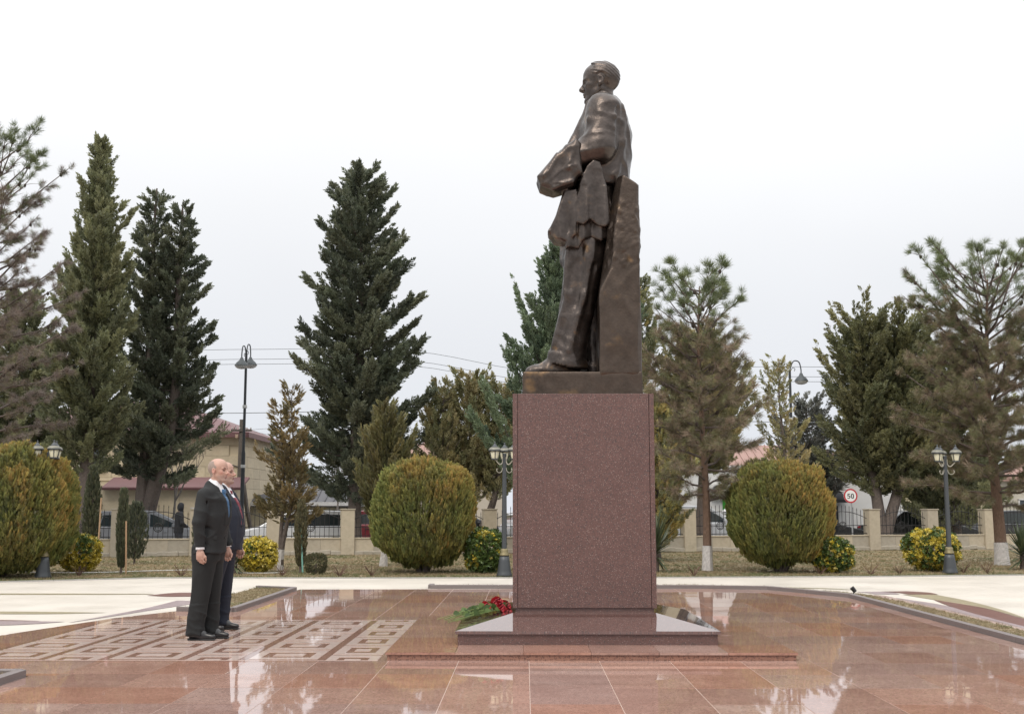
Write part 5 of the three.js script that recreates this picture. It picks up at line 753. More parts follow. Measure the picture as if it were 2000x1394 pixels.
{ // grass and litter: dry lawn and the beds
  const r = rng(99), L = [], D = [], inside = (x, z, P) => { let c = false; for (let i = 0, j = P.length - 1; i < P.length; j = i++) { if ((P[i][1] > z) !== (P[j][1] > z) && x < (P[j][0] - P[i][0]) * (z - P[i][1]) / (P[j][1] - P[i][1]) + P[i][0]) c = !c; } return c; };
  const dry = pal([0.264, 0.204, 0.108], [0.336, 0.258, 0.144], [0.228, 0.192, 0.096]), grn = pal([0.102, 0.12, 0.036], [0.144, 0.156, 0.054]), brn = pal([0.192, 0.132, 0.084], [0.3, 0.216, 0.138], [0.408, 0.312, 0.216]);
  for (let i = 0; i < 95000; i++) { const z = -20.8 - 18 * Math.pow(r(), 1.45), x = (r() * 2 - 1) * (-z * 0.46 + 1); if (!inside(x, z, lawnPoly)) continue; const n = fbm(x * 0.7, z * 0.9, 3, 3) + (inside(x, z + 0.5, lawnPoly) ? 0 : 0.35); const pd = fbm(x * 0.35, z * 0.35, 8, 3); if (pd < -0.28 && r() < 0.75) continue; L.push([x, -0.015, z, (r() - 0.5) * 0.7, 1, (r() - 0.5) * 0.7, 0.045 * (0.6 + 0.9 * r()), n > 0.08 + 0.25 * (r() - 0.5) ? pick(grn, r) : pick(dry, r)]); if (i % 5 === 0) D.push([x, -0.008, z, 0, 1, 0, 0.022 * (0.6 + r()), pick(brn, r)]); }
  const lawnGrass = new THREE.Group(); lawnGrass.name = 'grass'; lawnGrass.userData = { kind: 'stuff', label: 'short dry lawn grass with leaf litter in front of the fence', category: 'grass' }; scene.add(lawnGrass); foliage('grass_blades', 'grass', L, lawnGrass); foliage('leaf_litter', 'litter', D, lawnGrass);
  const B = []; for (const b of beds) { let x0 = 99, x1 = -99, z0 = 99, z1 = -99; for (const [x, z] of b.soil) { x0 = Math.min(x0, x); x1 = Math.max(x1, x); z0 = Math.min(z0, z); z1 = Math.max(z1, z); } z1 = Math.min(z1, -7); const n = (x1 - x0) * (z1 - z0) * 900; for (let i = 0; i < n; i++) { const x = lerp(x0, x1, r()), z = lerp(z0, z1, r()); if (!inside(x, z, b.soil)) continue; const q = fbm(x * 2, z * 2, 4, 2); B.push([x, 0.018, z, (r() - 0.5), 1, (r() - 0.5), 0.03 * (0.6 + 0.9 * r()), q > 0.2 ? pick(grn, r) : pick(dry, r).multiplyScalar(0.85)]); } }
  const bg = new THREE.Group(); bg.name = 'bed_grass'; bg.userData = { kind: 'stuff', label: 'low dry ground cover filling the kerbed beds', category: 'grass' }; scene.add(bg); foliage('bed_blades', 'grass', B, bg);
  const stub = (x, z, s) => { const r = rng(s), g = thing('rose_stub', 'cut back rose stub with thin dry twigs at the lawn edge', 'plant', [x, 0, z], 0, 'cut back roses'), T = []; for (let i = 0; i < 16; i++) { const a = r() * 6.28, e = 0.4 + r(); T.push(tube([[0, -0.02, 0], [Math.cos(a) * 0.06, 0.08 * e, Math.sin(a) * 0.06], [Math.cos(a) * 0.15, 0.17 * e, Math.sin(a) * 0.15]], [0.006, 0.005, 0.003], 4, false)); } mesh('twigs', merge(T), mat([0.13, 0.075, 0.055], 0.9), g).userData.kind = 'stuff'; };
  [[-6.7, -23.2], [-4.75, -23.3], [-3.6, -23.2], [-3.0, -23.3], [5.9, -23.9], [6.9, -23.9], [7.6, -24.3], [9.4, -24.4], [3.3, -23.4], [-8.7, -23.2], [9.0, -24.6]].forEach(([x, z], i) => stub(x, z, 300 + i));
}
console.log('plants ready');
// ------------------------------------------------------------------ park lamps
const lampGrey = mat([0.062, 0.068, 0.074], 0.42, 0.3), lampTrim = mat([0.22, 0.185, 0.10], 0.45, 0.4), lampArm = mat([0.42, 0.40, 0.34], 0.5, 0.2), lampGlass = new THREE.MeshPhysicalMaterial({ color: lin(0.72, 0.68, 0.50), roughness: 0.35, transmission: 0.25, thickness: 0 }), lampRoof = mat([0.20, 0.195, 0.16], 0.5, 0.3);
function parkLamp(label, x, z, turn) {
  const g = thing('park_lamp', label, 'lamp', [x, 0, z], turn, 'three-armed park lamps');
  mesh('base', lathe([[0, -0.02], [0.155, -0.02], [0.155, 0.03], [0.14, 0.06], [0.128, 0.12], [0.105, 0.3], [0.088, 0.40], [0.0, 0.40]], 18), lampGrey, g);
  mesh('base_collar', lathe([[0.0, 0.395], [0.098, 0.395], [0.098, 0.415], [0.07, 0.47], [0.078, 0.5], [0.06, 0.53], [0.0, 0.53]], 18), lampTrim, g);
  mesh('post', lathe([[0.05, 0.5], [0.05, 0.9], [0.045, 1.6], [0.04, 2.36], [0.03, 2.37], [0, 2.37]], 16), lampGrey, g);
  for (let i = 0; i < 3; i++) {
    const a = i * 2.0944, c = Math.cos(a), s = Math.sin(a), at = (r, y) => [c * r, y, s * r];
    const curve = new THREE.CatmullRomCurve3([at(0.035, 2.30), at(0.05, 2.18), at(0.10, 2.15), at(0.16, 2.20), at(0.2, 2.245)].map((p) => V(...p))).getPoints(10);
    const arm = mesh('arm', tube(curve, 0.011, 7), lampArm, g);
    const scr = new THREE.CatmullRomCurve3([at(0.04, 2.09), at(0.06, 2.02), at(0.12, 1.99), at(0.17, 2.03), at(0.165, 2.07), at(0.15, 2.06)].map((p) => V(...p))).getPoints(12); mesh('scroll', tube(scr, 0.007, 6), lampArm, arm);
    const ln = new THREE.Group(); ln.name = 'lantern'; ln.position.set(c * 0.215, 2.235, s * 0.215); ln.rotation.y = -a; g.add(ln);
    mesh('lantern_foot', lathe([[0, 0], [0.05, 0], [0.072, 0.012], [0.072, 0.03], [0, 0.03]], 12), lampGrey, ln);
    mesh('glass', lathe([[0.064, 0.03], [0.098, 0.175], [0, 0.176]], 8), lampGlass, ln);
    const bars = []; for (let k = 0; k < 4; k++) { const q = k * Math.PI / 2 + 0.4; bars.push(tube([[Math.cos(q) * 0.067, 0.028, Math.sin(q) * 0.067], [Math.cos(q) * 0.103, 0.178, Math.sin(q) * 0.103]], 0.0085, 5)); }
    for (const bgeo of bars) mesh('lantern_bar', bgeo, lampGrey, ln);
    mesh('rim', lathe([[0, 0.168], [0.112, 0.168], [0.125, 0.182], [0.125, 0.196], [0.11, 0.2], [0, 0.2]], 16), lampGrey, ln);
    mesh('hood', lathe([[0.118, 0.198], [0.112, 0.222], [0.085, 0.244], [0.06, 0.25], [0, 0.25]], 16), lampRoof, ln);
    mesh('finial', lathe([[0, 0.248], [0.064, 0.248], [0.06, 0.262], [0.035, 0.285], [0.022, 0.31], [0.01, 0.325], [0.017, 0.338], [0.015, 0.352], [0, 0.36]], 14), lampGrey, ln);
  }
}
parkLamp('park lamp half swallowed by the huge rust tinted bush', -9.12, -22.5, -0.785); parkLamp('park lamp just behind the pedestal beside the box-shaped shrub', -0.4, -23.1, -0.5236); parkLamp('park lamp in front of the large yellow topped shrub', 8.6, -24.25, -0.5);

// ------------------------------------------------------------------ boundary fence: low stone wall, pillars, iron railings
const stoneTex = tex(256, 256, (u, v, o) => { const n = tn(u, v, 5, 101), m = tn(u, v, 19, 102, 3), s = sstep(0.12, 0.4, tn(u, v, 3, 103)); const k = 0.95 + 0.3 * n + 0.2 * m; put(o, k * (1 - 0.12 * s), k * (1 - 0.16 * s), k * (1 - 0.2 * s)); }, true, 1 / 1.6);
const lime = [[0.44, 0.385, 0.295], [0.40, 0.355, 0.28], [0.47, 0.41, 0.31], [0.36, 0.325, 0.265]].map((c) => mat(c, 0.9, 0, { map: stoneTex, bumpMap: rp(fineBump, 2), bumpScale: 0.004 }));
const iron = mat([0.028, 0.028, 0.03], 0.55, 0.4);
{
  const f = thing('boundary_fence', 'pale stone pillars and low wall with arched black iron railings behind the lawn', 'fence', [F0[0], 0, F0[1]], Math.atan2(-fz, fx)), r = rng(17), sp = 2.1;
  const bars = [0.30, 0.36, 0.42, 0.47, 0.51, 0.54, 0.555].map((h) => { const b = tube([[0, 0, 0], [0, h, 0]], 0.0085, 5), t = new THREE.ConeGeometry(0.014, 0.05, 5); t.translate(0, h + 0.025, 0); return merge([b, t]); });
  for (let k = -3; k < 16; k++) {
    const x = -0.05 + k * sp;
    const p = mesh('pillar', boxUV(box(0.38, 1.275, 0.38, 0, 0.6375, 0, 0.006)), lime[Math.floor(r() * 3)], f); p.position.set(x, 0, 0); mesh('pillar_cap', boxUV(box(0.42, 0.035, 0.42, 0, 1.293, 0, 0.006)), lime[1], p);
    const x0 = x + 0.19, w = sp - 0.38, n = 3; for (let i = 0; i < n; i++) { const s = mesh('wall_slab', boxUV(box(w / n - 0.004, 0.36, 0.22, 0, 0, 0, 0.003)), lime[Math.floor(r() * 4)], f); s.position.set(x0 + (i + 0.5) * w / n, 0.27, 0); }
    mesh('coping', boxUV(box(w, 0.035, 0.26, x0 + w / 2, 0.4665, 0, 0.005)), lime[k & 1 ? 0 : 2], f);
    for (let i = 0; i < 6; i++) { const q = mesh('rubble_stone', boxUV(box(w / 6 + 0.02, 0.14, 0.26, 0, 0, 0, 0.03)), lime[3], f); q.position.set(x0 + (i + 0.5) * w / 6, 0.03 + 0.04 * r(), 0.01 + 0.05 * r()); q.rotation.set((r() - 0.5) * 0.2, (r() - 0.5) * 0.3, (r() - 0.5) * 0.15); }
    const rail = new THREE.Group(); rail.name = 'railing'; f.add(rail); rail.position.set(x0, 0.484, 0);
    const nb = 13; for (let i = 0; i < nb; i++) { const u = (i + 0.5) / nb * 2 - 1, a = 6 - Math.round(6 * Math.pow(Math.abs(u), 1.6)), b = mesh('bar', bars[clamp(a, 0, 6)], iron, rail); b.position.set((i + 0.5) / nb * w, 0.36, 0); b.scale.y = 1; b.position.y = 0.0; const hgt = 0.30 + 0.255 * (1 - u * u); b.scale.y = (hgt + 0.36) / ([0.30, 0.36, 0.42, 0.47, 0.51, 0.54, 0.555][clamp(a, 0, 6)] + 0.02); }
    for (const y of [0.05, 0.30]) mesh('rail', box(w, 0.022, 0.02, w / 2, y, 0.012), iron, rail);
    { const A = []; for (let i = 0; i <= 10; i++) { const u = i / 10 * 2 - 1; A.push([i / 10 * w, 0.42 + 0.22 * (1 - u * u) + 0.1, 0.012]); } mesh('arch', tube(A, 0.011, 5), iron, rail); }
    const ring = new THREE.TorusGeometry(0.115, 0.013, 6, 22); ring.translate(w / 2, 0.30, 0.03); mesh('ring', ring, iron, rail); const ring2 = new THREE.TorusGeometry(0.075, 0.009, 6, 18); ring2.translate(w / 2, 0.30, 0.03); mesh('ring', ring2, iron, rail);
  }
}
// ------------------------------------------------------------------ street: lamps, pole, wires, sign, cars
const poleMat = mat([0.045, 0.05, 0.055], 0.5, 0.3), shadeMat = mat([0.06, 0.07, 0.075], 0.5, 0.2), bowlMat = mat([0.55, 0.56, 0.56], 0.3), bandM = mat([0.5, 0.51, 0.5], 0.6);
function streetLamp(label, x, z, h, turn, arms) {
  const g = thing('street_lamp', label, 'street lamp', [x, -0.22, z], turn, 'tall hook-armed street lamps'); mesh('pole', lathe([[0, 0], [0.11, 0], [0.11, 0.5], [0.075, 0.6], [0.07, 3.5], [0.05, 3.6], [0.045, h], [0, h + 0.02]], 14), poleMat, g);
  for (const y of [1.3, h * 0.42, h * 0.72]) mesh('band', lathe([[0.071, y], [0.082, y], [0.082, y + 0.11], [0.071, y + 0.11]], 14), bandM, g);
  for (const [s, dy] of arms) { const c = new THREE.CatmullRomCurve3([[0, h - 0.25], [0.02, h + 0.05], [0.16, h + 0.34], [0.34, h + 0.32], [0.42, h + 0.05], [0.42, h - 0.12]].map(([a, y]) => V(a * s, y + dy, 0))).getPoints(16); const arm = mesh('arm', tube(c, 0.022, 7), poleMat, g);
    const curl = new THREE.CatmullRomCurve3([[0.02, h - 0.05], [0.12, h + 0.1], [0.2, h + 0.05], [0.17, h - 0.02]].map(([a, y]) => V(a * s, y + dy, 0))).getPoints(10); mesh('curl', tube(curl, 0.012, 6), poleMat, arm);
    const sh = mesh('lamp_shade', lathe([[0.02, 0.0], [0.05, -0.02], [0.08, -0.1], [0.19, -0.2], [0.25, -0.3], [0.245, -0.31], [0, -0.3]], 18), shadeMat, g); sh.position.set(0.42 * s, h - 0.08 + dy, 0); const bw = mesh('lamp_bowl', lathe([[0.235, -0.31], [0.2, -0.37], [0.12, -0.41], [0, -0.43]], 18), bowlMat, sh); }
}
streetLamp('tall black street lamp with two hooked heads left of the huge dark fir', -10.05, -42, 7.1, 1.43, [[1, 0.0], [-1, -0.12]]);
streetLamp('tall black street lamp rising out of the sparse thin conifer', 9.5, -42, 6.45, 0.12, [[1, 0]]);
{ const g = thing('utility_pole', 'weathered wooden utility pole with a short crossarm beside the cream building', 'pole', [-11.0, -0.4, -45.5]); const w = bark([0.13, 0.115, 0.10]); mesh('pole', tube([[0, 0, 0], [0.02, 2.5, 0], [0.03, 5.15, 0]], [0.15, 0.13, 0.1], 10), w, g); mesh('brace', tube([[0.12, 2.9, 0], [0.35, 1.6, 0.1], [0.75, 0.0, 0.2]], [0.08, 0.08, 0.09], 8), w, g); mesh('crossarm', box(0.8, 0.07, 0.07, 0.03, 4.72, 0.1), w, g); for (let i = 0; i < 6; i++) if (i !== 3) { const n = mesh('insulator', lathe([[0, 0], [0.025, 0], [0.03, 0.05], [0.018, 0.09], [0, 0.1]], 8), mat([0.4, 0.38, 0.35], 0.4), g); n.position.set(-0.33 + i * 0.145, 4.755, 0.1); } mesh('junction_box', box(0.1, 0.14, 0.08, -0.14, 4.5, 0.1, 0.005), mat([0.38, 0.28, 0.2], 0.7), g); mesh('lamp_arm', tube([[0, 3.3, 0.05], [-0.35, 3.42, 0.3], [-0.75, 3.5, 0.5]], [0.02, 0.02, 0.03], 6), lampGrey, g); }
{ const wm = mat([0.17, 0.18, 0.19], 0.6), wire = (label, pts, rad = 0.0085, mt = wm) => { const P = pts.map((p) => V(...p)), c = new THREE.CatmullRomCurve3(P).getPoints(40); const m = mesh(numbered('overhead_wire'), tube(c, rad, 4), mt, scene); tag(m, label, 'wire', 'overhead wires'); };
  for (const [dy, dz] of [[0, 0], [-0.34, 0.15], [-0.5, 0.3]]) wire('thin overhead wire sagging from lamp to lamp behind the trees', [[-26, 7.35 + dy, -42 - dz], [-18, 6.9 + dy, -42 - dz], [-10.05, 7.02 + dy, -42 - dz], [-4, 6.94 + dy, -42 - dz], [0.5, 6.2 + dy, -42 - dz], [8.2, 6.36 + dy, -42 - dz], [12, 6.36 + dy, -42 - dz], [26, 6.7 + dy, -42 - dz]]);
  wire('lower darker cable crossing behind the huge dark fir', [[-26, 5.3, -44], [-18, 4.9, -44], [-11, 4.88, -44], [-3.7, 4.97, -44], [4, 4.7, -44], [12, 4.5, -44], [26, 4.9, -44]], 0.013);
  wire('short service wire from the utility pole crossarm', [[-10.7, 4.34, -45.4], [-8.5, 4.55, -46], [-4, 4.9, -48]], 0.007); wire('slanting service wire below the crossarm', [[-10.6, 4.3, -45.4], [-8.6, 3.85, -44], [-6, 3.2, -42.5]], 0.007); }
{ // speed limit sign
  const g = thing('speed_limit_sign', 'round white 50 speed limit sign with red rim behind the railing', 'sign', [11.08, -0.35, -40.45], 0.0); mesh('post', tube([[0.03, 0, 0], [0.03, 2.25, 0]], 0.025, 8), mat([0.36, 0.37, 0.38], 0.45, 0.4), g);
  const cv = document.createElement('canvas'); cv.width = cv.height = 256; const c = cv.getContext('2d'); c.fillStyle = '#c01c2a'; c.fillRect(0, 0, 256, 256); c.beginPath(); c.arc(128, 128, 102, 0, 7); c.fillStyle = '#f1f1ee'; c.fill(); c.fillStyle = '#17171a'; c.font = 'bold 122px sans-serif'; c.textAlign = 'center'; c.textBaseline = 'middle'; c.fillText('50', 128, 134);
  const ct = new THREE.CanvasTexture(cv); ct.colorSpace = THREE.SRGBColorSpace; const disc = new THREE.CircleGeometry(0.242, 32); disc.translate(0, 2.1, 0.03); mesh('sign_face', disc, mat([0.85, 0.85, 0.85], 0.4, 0, { map: ct }), g); const bk = new THREE.CylinderGeometry(0.245, 0.245, 0.02, 32); bk.rotateX(Math.PI / 2); bk.translate(0, 2.1, 0.018); mesh('sign_back', bk, mat([0.4, 0.4, 0.42], 0.5, 0.3), g); g.rotation.y = 0.12; }
const carGlass = new THREE.MeshPhysicalMaterial({ color: lin(0.03, 0.04, 0.045), roughness: 0.06, clearcoat: 1 }), tyreM = mat([0.018, 0.018, 0.018], 0.85), rimM = mat([0.42, 0.43, 0.44], 0.35, 0.7), blackM = mat([0.02, 0.02, 0.022], 0.5);
function car(label, x, z, turn, color, o = {}) { // faces local +x
  const L = o.L ?? 4.3, H = o.H ?? 1.46, W = 1.74, g = thing('parked_car', label, 'car', [x, -0.216, z], turn, 'cars on the street behind the fence'), paint = new THREE.MeshPhysicalMaterial({ color: lin(...color), roughness: 0.4, metalness: 0.15, clearcoat: 0.8, clearcoatRoughness: 0.06 });
  const h = L / 2, wx = L * 0.305, belt = H * 0.62, S = new THREE.Shape(); S.moveTo(-h + 0.06, 0.26); S.lineTo(-wx - 0.36, 0.24); S.absarc(-wx, 0.3, 0.35, Math.PI, 0, true); S.lineTo(wx - 0.36, 0.22); S.absarc(wx, 0.3, 0.35, Math.PI, 0, true); S.lineTo(h - 0.08, 0.26); S.quadraticCurveTo(h, 0.36, h - 0.02, 0.55); S.quadraticCurveTo(h - 0.1, 0.74, h - 0.5, belt - 0.12); S.lineTo(h - 1.05, belt); S.lineTo(-h + (o.sedan ? 0.75 : 0.12), belt + 0.03); if (o.sedan) S.lineTo(-h + 0.12, belt - 0.03); S.quadraticCurveTo(-h, 0.7, -h + 0.02, 0.45); S.closePath();
  const bodyG = new THREE.ExtrudeGeometry(S, { depth: W - 0.1, bevelEnabled: true, bevelSize: 0.05, bevelThickness: 0.05, bevelSegments: 3, curveSegments: 12 }); bodyG.translate(0, 0, -(W - 0.1) / 2); mesh('body', bodyG, paint, g);
  const rb = o.sedan ? -h + 0.95 : -h + 0.35, C = new THREE.Shape(); C.moveTo(-h + (o.sedan ? 0.5 : 0.14), belt); C.quadraticCurveTo(rb - 0.1, H - 0.12, rb + 0.15, H - 0.04); C.quadraticCurveTo(0, H + 0.03, h - 2.0, H - 0.05); C.quadraticCurveTo(h - 1.5, H - 0.25, h - 0.98, belt); C.closePath(); const cg = new THREE.ExtrudeGeometry(C, { depth: W - 0.34, bevelEnabled: true, bevelSize: 0.03, bevelThickness: 0.06, bevelSegments: 3 }); cg.translate(0, 0, -(W - 0.34) / 2); mesh('roof', cg, paint, g);
  for (const s of [1, -1]) {
    const Wn = new THREE.Shape(); Wn.moveTo(-h + (o.sedan ? 0.8 : 0.45), belt + 0.05); Wn.lineTo(rb + 0.2, H - 0.13); Wn.lineTo(-0.18, H - 0.1); Wn.lineTo(-0.18, belt + 0.05); Wn.closePath(); const Wf = new THREE.Shape(); Wf.moveTo(-0.1, belt + 0.05); Wf.lineTo(-0.1, H - 0.1); Wf.lineTo(h - 2.02, H - 0.13); Wf.quadraticCurveTo(h - 1.6, H - 0.3, h - 1.22, belt + 0.05); Wf.closePath();
    for (const q of [Wn, Wf]) { const e = new THREE.ExtrudeGeometry(q, { depth: 0.012, bevelEnabled: false }); e.translate(0, 0, s * (W / 2 - 0.108) - 0.006); mesh('window', e, carGlass, g); }
    for (const k of [1, -1]) { const wl = mesh('wheel', (() => { const t = new THREE.TorusGeometry(0.235, 0.085, 10, 24); t.scale(1, 1, 1.15); return t; })(), tyreM, g); wl.position.set(wx * k, 0.31, s * (W / 2 - 0.1)); const rm = new THREE.CylinderGeometry(0.17, 0.2, 0.06, 20); rm.rotateX(Math.PI / 2); mesh('rim', rm, rimM, wl).position.z = s * 0.05; const hub = new THREE.CylinderGeometry(0.3, 0.3, 0.1, 20); hub.rotateX(Math.PI / 2); mesh('arch_liner', hub, blackM, g).position.set(wx * k, 0.34, s * (W / 2 - 0.17)); }
    mesh('mirror', box(0.12, 0.12, 0.17, h - 1.42, belt + 0.1, s * (W / 2 + 0.04), 0.03), o.dark ? blackM : paint, g); mesh('headlight', box(0.22, 0.12, 0.25, h - 0.17, 0.63, s * (W / 2 - 0.2), 0.04), mat([0.6, 0.62, 0.65], 0.15), g); mesh('tail_light', box(0.1, 0.2, 0.22, -h + 0.08, 0.78, s * (W / 2 - 0.14), 0.03), mat([0.35, 0.02, 0.03], 0.2), g);
    for (const px of [-0.62, 0.35]) mesh('door_handle', box(0.16, 0.025, 0.03, px, belt - 0.1, s * (W / 2 + 0.012), 0.008), o.dark ? blackM : paint, g);
    mesh('door_seam', box(0.012, belt - 0.32, 0.006, -0.14, 0.3 + (belt - 0.32) / 2, s * (W / 2 + 0.001)), blackM, g); mesh('sill', box(L * 0.34, 0.1, 0.04, 0, 0.27, s * (W / 2 - 0.01), 0.01), blackM, g);
  }
  { const a = V(h - 2.0, H - 0.07, 0), b = V(h - 1.03, belt + 0.03, 0), m = new THREE.PlaneGeometry(W - 0.42, a.distanceTo(b) - 0.08); m.rotateX(-Math.PI / 2); m.rotateY(Math.PI / 2); m.rotateZ(Math.atan2(b.y - a.y, b.x - a.x)); m.translate((a.x + b.x) / 2 + 0.05, (a.y + b.y) / 2 + 0.05, 0); const ws = mesh('windscreen', m, carGlass, g); ws.material = carGlass; mesh('front_bumper', box(0.12, 0.16, W - 0.3, h - 0.02, 0.38, 0, 0.05), o.dark ? blackM : paint, g); mesh('rear_window', box(0.02, 0.34, W - 0.5, o.sedan ? -h + 0.72 : -h + 0.2, belt + 0.24, 0), carGlass, g); }
}
const ra = Math.atan2(-fz, fx), onRoad = (u, off) => fenceAt(u, off);
{ const put2 = (label, t, off, flip, col, o) => { const [x, z] = onRoad(t, off); car(label, x, z, ra + (flip ? Math.PI : 0), col, o); };
  put2('silver hatchback behind the railing next to the rust tinted bush', -3.0, 5.6, false, [0.30, 0.31, 0.32], { L: 4.2 });
  put2('white hatchback behind the railing beside the navy suited man', 5.0, 5.6, true, [0.66, 0.67, 0.68], { L: 4.3 });
  put2('dark red car behind the arborvitae with two stems', 8.4, 9.4, false, [0.20, 0.02, 0.03], { sedan: true, dark: true });
  put2('dark grey car glimpsed beside the bronzed bush', 11.0, 8.6, false, [0.05, 0.05, 0.06], { sedan: true, dark: true });
  put2('white car with dark roof rails behind the whitewashed pine', 19.2, 5.6, false, [0.62, 0.63, 0.65], { L: 4.5, H: 1.62 });
  put2('white car tail in line behind the stone pillar', 14.4, 6.2, false, [0.66, 0.66, 0.66], { L: 4.2 });
  put2('black saloon behind the railing under the speed limit sign', 23.4, 5.4, false, [0.025, 0.027, 0.03], { sedan: true, dark: true });
  put2('white van further back behind the black saloon', 23.6, 9.6, true, [0.66, 0.66, 0.67], { L: 4.9, H: 1.95 });
  put2('black car between two pillars behind the right lamp', 28.3, 5.6, false, [0.022, 0.024, 0.026], { sedan: true, dark: true });
  put2('black car behind the trunk of the wide browning pine', 32.6, 5.6, false, [0.02, 0.021, 0.024], { dark: true }); 
  put2('grey hatchback with its rear at the hooded passer-by', 0.6, 5.2, false, [0.22, 0.23, 0.25], { L: 4.1 }); }
{ // passer-by in a dark hood behind the railing
  const [x, z] = fenceAt(1.7, 2.3), g = thing('person', 'passer-by in a dark hooded jacket seen from behind through the railing', 'person', [x - 0.25, -0.108, z], 0.5); g.scale.setScalar(0.9); const cloth = mat([0.022, 0.023, 0.027], 0.85, 0, { map: clothTex });
  const T = loft([[0.78, 0, 0, 0.15, 0.2], [1.1, 0.01, 0, 0.15, 0.2], [1.35, 0.01, 0, 0.14, 0.22], [1.47, 0.01, 0, 0.1, 0.17]]), A = [cap(0, 1.4, 0.2, 0.07, 0.05, 1.1, 0.27, 0.062), cap(0.05, 1.1, 0.27, 0.06, 0.22, 0.98, 0.16, 0.05), cap(0, 1.4, -0.2, 0.07, 0.05, 1.1, -0.27, 0.062), cap(0.05, 1.1, -0.27, 0.06, 0.22, 0.98, -0.16, 0.05)], hd = ell(0.05, 1.63, 0, 0.125, 0.155, 0.115);
  mesh('jacket', nets((a, b, c) => { let d = T(a, b, c); for (const q of A) d = smin(d, q(a, b, c), 0.04); d = smin(d, hd(a, b, c), 0.07); return smax(d, -ell(0.15, 1.62, 0, 0.08, 0.1, 0.075)(a, b, c), 0.02) + 0.006 * N(a * 9, b * 7, c * 9); }, [-0.25, 0.72, -0.38], [0.35, 1.85, 0.38], 0.018), cloth, g);
  mesh('body', (() => { const h = placed(headField(), 0.22, 0.055, 1.62, 0); const L1 = loft([[0.06, 0, 0.1, 0.06, 0.06], [0.8, 0, 0.09, 0.08, 0.08]]), L2 = loft([[0.06, 0, -0.1, 0.06, 0.06], [0.8, 0, -0.09, 0.08, 0.08]]); return nets((a, b, c) => smin(smin(h(a, b, c), smin(L1(a, b, c), L2(a, b, c), 0.03), 0.05), cap(0.02, 0.8, 0, 0.1, 0.02, 1.4, 0, 0.1)(a, b, c), 0.05), [-0.2, 0.02, -0.25], [0.2, 1.76, 0.25], 0.014); })(), mat([0.45, 0.28, 0.21], 0.6), g);
  const L = [0.1, -0.1].map((s) => loft([[0.04, 0, s, 0.085, 0.08], [0.45, 0.01, s, 0.085, 0.085], [0.85, 0, s * 0.85, 0.12, 0.1]])); mesh('trousers', nets((a, b, c) => smin(L[0](a, b, c), L[1](a, b, c), 0.03), [-0.2, 0, -0.25], [0.2, 0.9, 0.25], 0.018), mat([0.03, 0.032, 0.04], 0.85), g);
  for (const s of [0.1, -0.1]) { const sh = new THREE.SphereGeometry(1, 14, 8); sh.scale(0.14, 0.055, 0.05); sh.translate(0.05, 0.05, s); mesh('shoe', sh, blackM, g); } }

// ------------------------------------------------------------------ buildings across the street
const winGlass = new THREE.MeshPhysicalMaterial({ color: lin(0.05, 0.06, 0.07), roughness: 0.08 }), frameM = mat([0.55, 0.54, 0.52], 0.6), roofMaroon = mat([0.16, 0.08, 0.082], 0.55, 0.1, { map: rp(stoneTex, 0.8) }), roofTile = mat([0.34, 0.215, 0.185], 0.8, 0, { map: rp(stoneTex, 0.8) }), roofDark = mat([0.10, 0.10, 0.11], 0.7);
function windowOn(g, x, y, z, w, h) { const f = mesh('window', merge([box(w + 0.12, 0.06, 0.1, x, y + h / 2, z), box(w + 0.12, 0.06, 0.1, x, y - h / 2, z), box(0.06, h, 0.1, x - w / 2 - 0.03, y, z), box(0.06, h, 0.1, x + w / 2 + 0.03, y, z)]), frameM, g); mesh('pane', box(w, h - 0.06, 0.02, x, y, z - 0.01), winGlass, f); mesh('sill', box(w + 0.2, 0.05, 0.18, x, y - h / 2 - 0.05, z + 0.04), frameM, f); return f; }
function hipRoof(g, x0, x1, y, z0, z1, rise, m, over = 0.35) { // hipped roof made of ribbed courses
  const zc = (z0 + z1) / 2, hl = (z0 - z1) / 2 + over, P = (x, yy, z) => [x, yy, z], a = P(x0 - over, y, z0 + over), b = P(x1 + over, y, z0 + over), c = P(x1 + over, y, z1 - over), d = P(x0 - over, y, z1 - over), e = P(x0 + hl - over, y + rise, zc), f = P(x1 - hl + over, y + rise, zc);
  const pos = [], tri = (...t) => t.forEach((p) => pos.push(...p)); tri(a, b, f); tri(a, f, e); tri(b, c, f); tri(c, d, e); tri(c, e, f); tri(d, a, e); const q = new THREE.BufferGeometry(); q.setAttribute('position', new THREE.Float32BufferAttribute(pos, 3)); q.computeVertexNormals(); const uv = new Float32Array(pos.length / 3 * 2); q.setAttribute('uv', new THREE.BufferAttribute(uv, 2));
  const rf = mesh('roof', q, m, g); const n = Math.floor((x1 - x0) / 0.32); for (let i = 1; i < n; i++) { const x = lerp(a[0], b[0], i / n), t = x < e[0] ? (x - a[0]) / (e[0] - a[0]) : x > f[0] ? (b[0] - x) / (b[0] - f[0]) : 1; mesh('roof_rib', tube([[x, y + 0.02, z0 + over], [x, y + rise * t + 0.02, lerp(z0 + over, zc, t)]], 0.03, 5), m, rf); }
  mesh('fascia', box(x1 - x0 + over * 2, 0.2, 0.06, (x0 + x1) / 2, y - 0.1, z0 + over - 0.02), m, g); mesh('fascia', box(0.06, 0.2, z0 - z1 + over * 2, x1 + over - 0.02, y - 0.1, zc), m, g); mesh('soffit', box(x1 - x0 + over * 2 - 0.1, 0.03, z0 - z1 + over * 2 - 0.1, (x0 + x1) / 2, y - 0.03, zc), frameM, g); return rf;
}
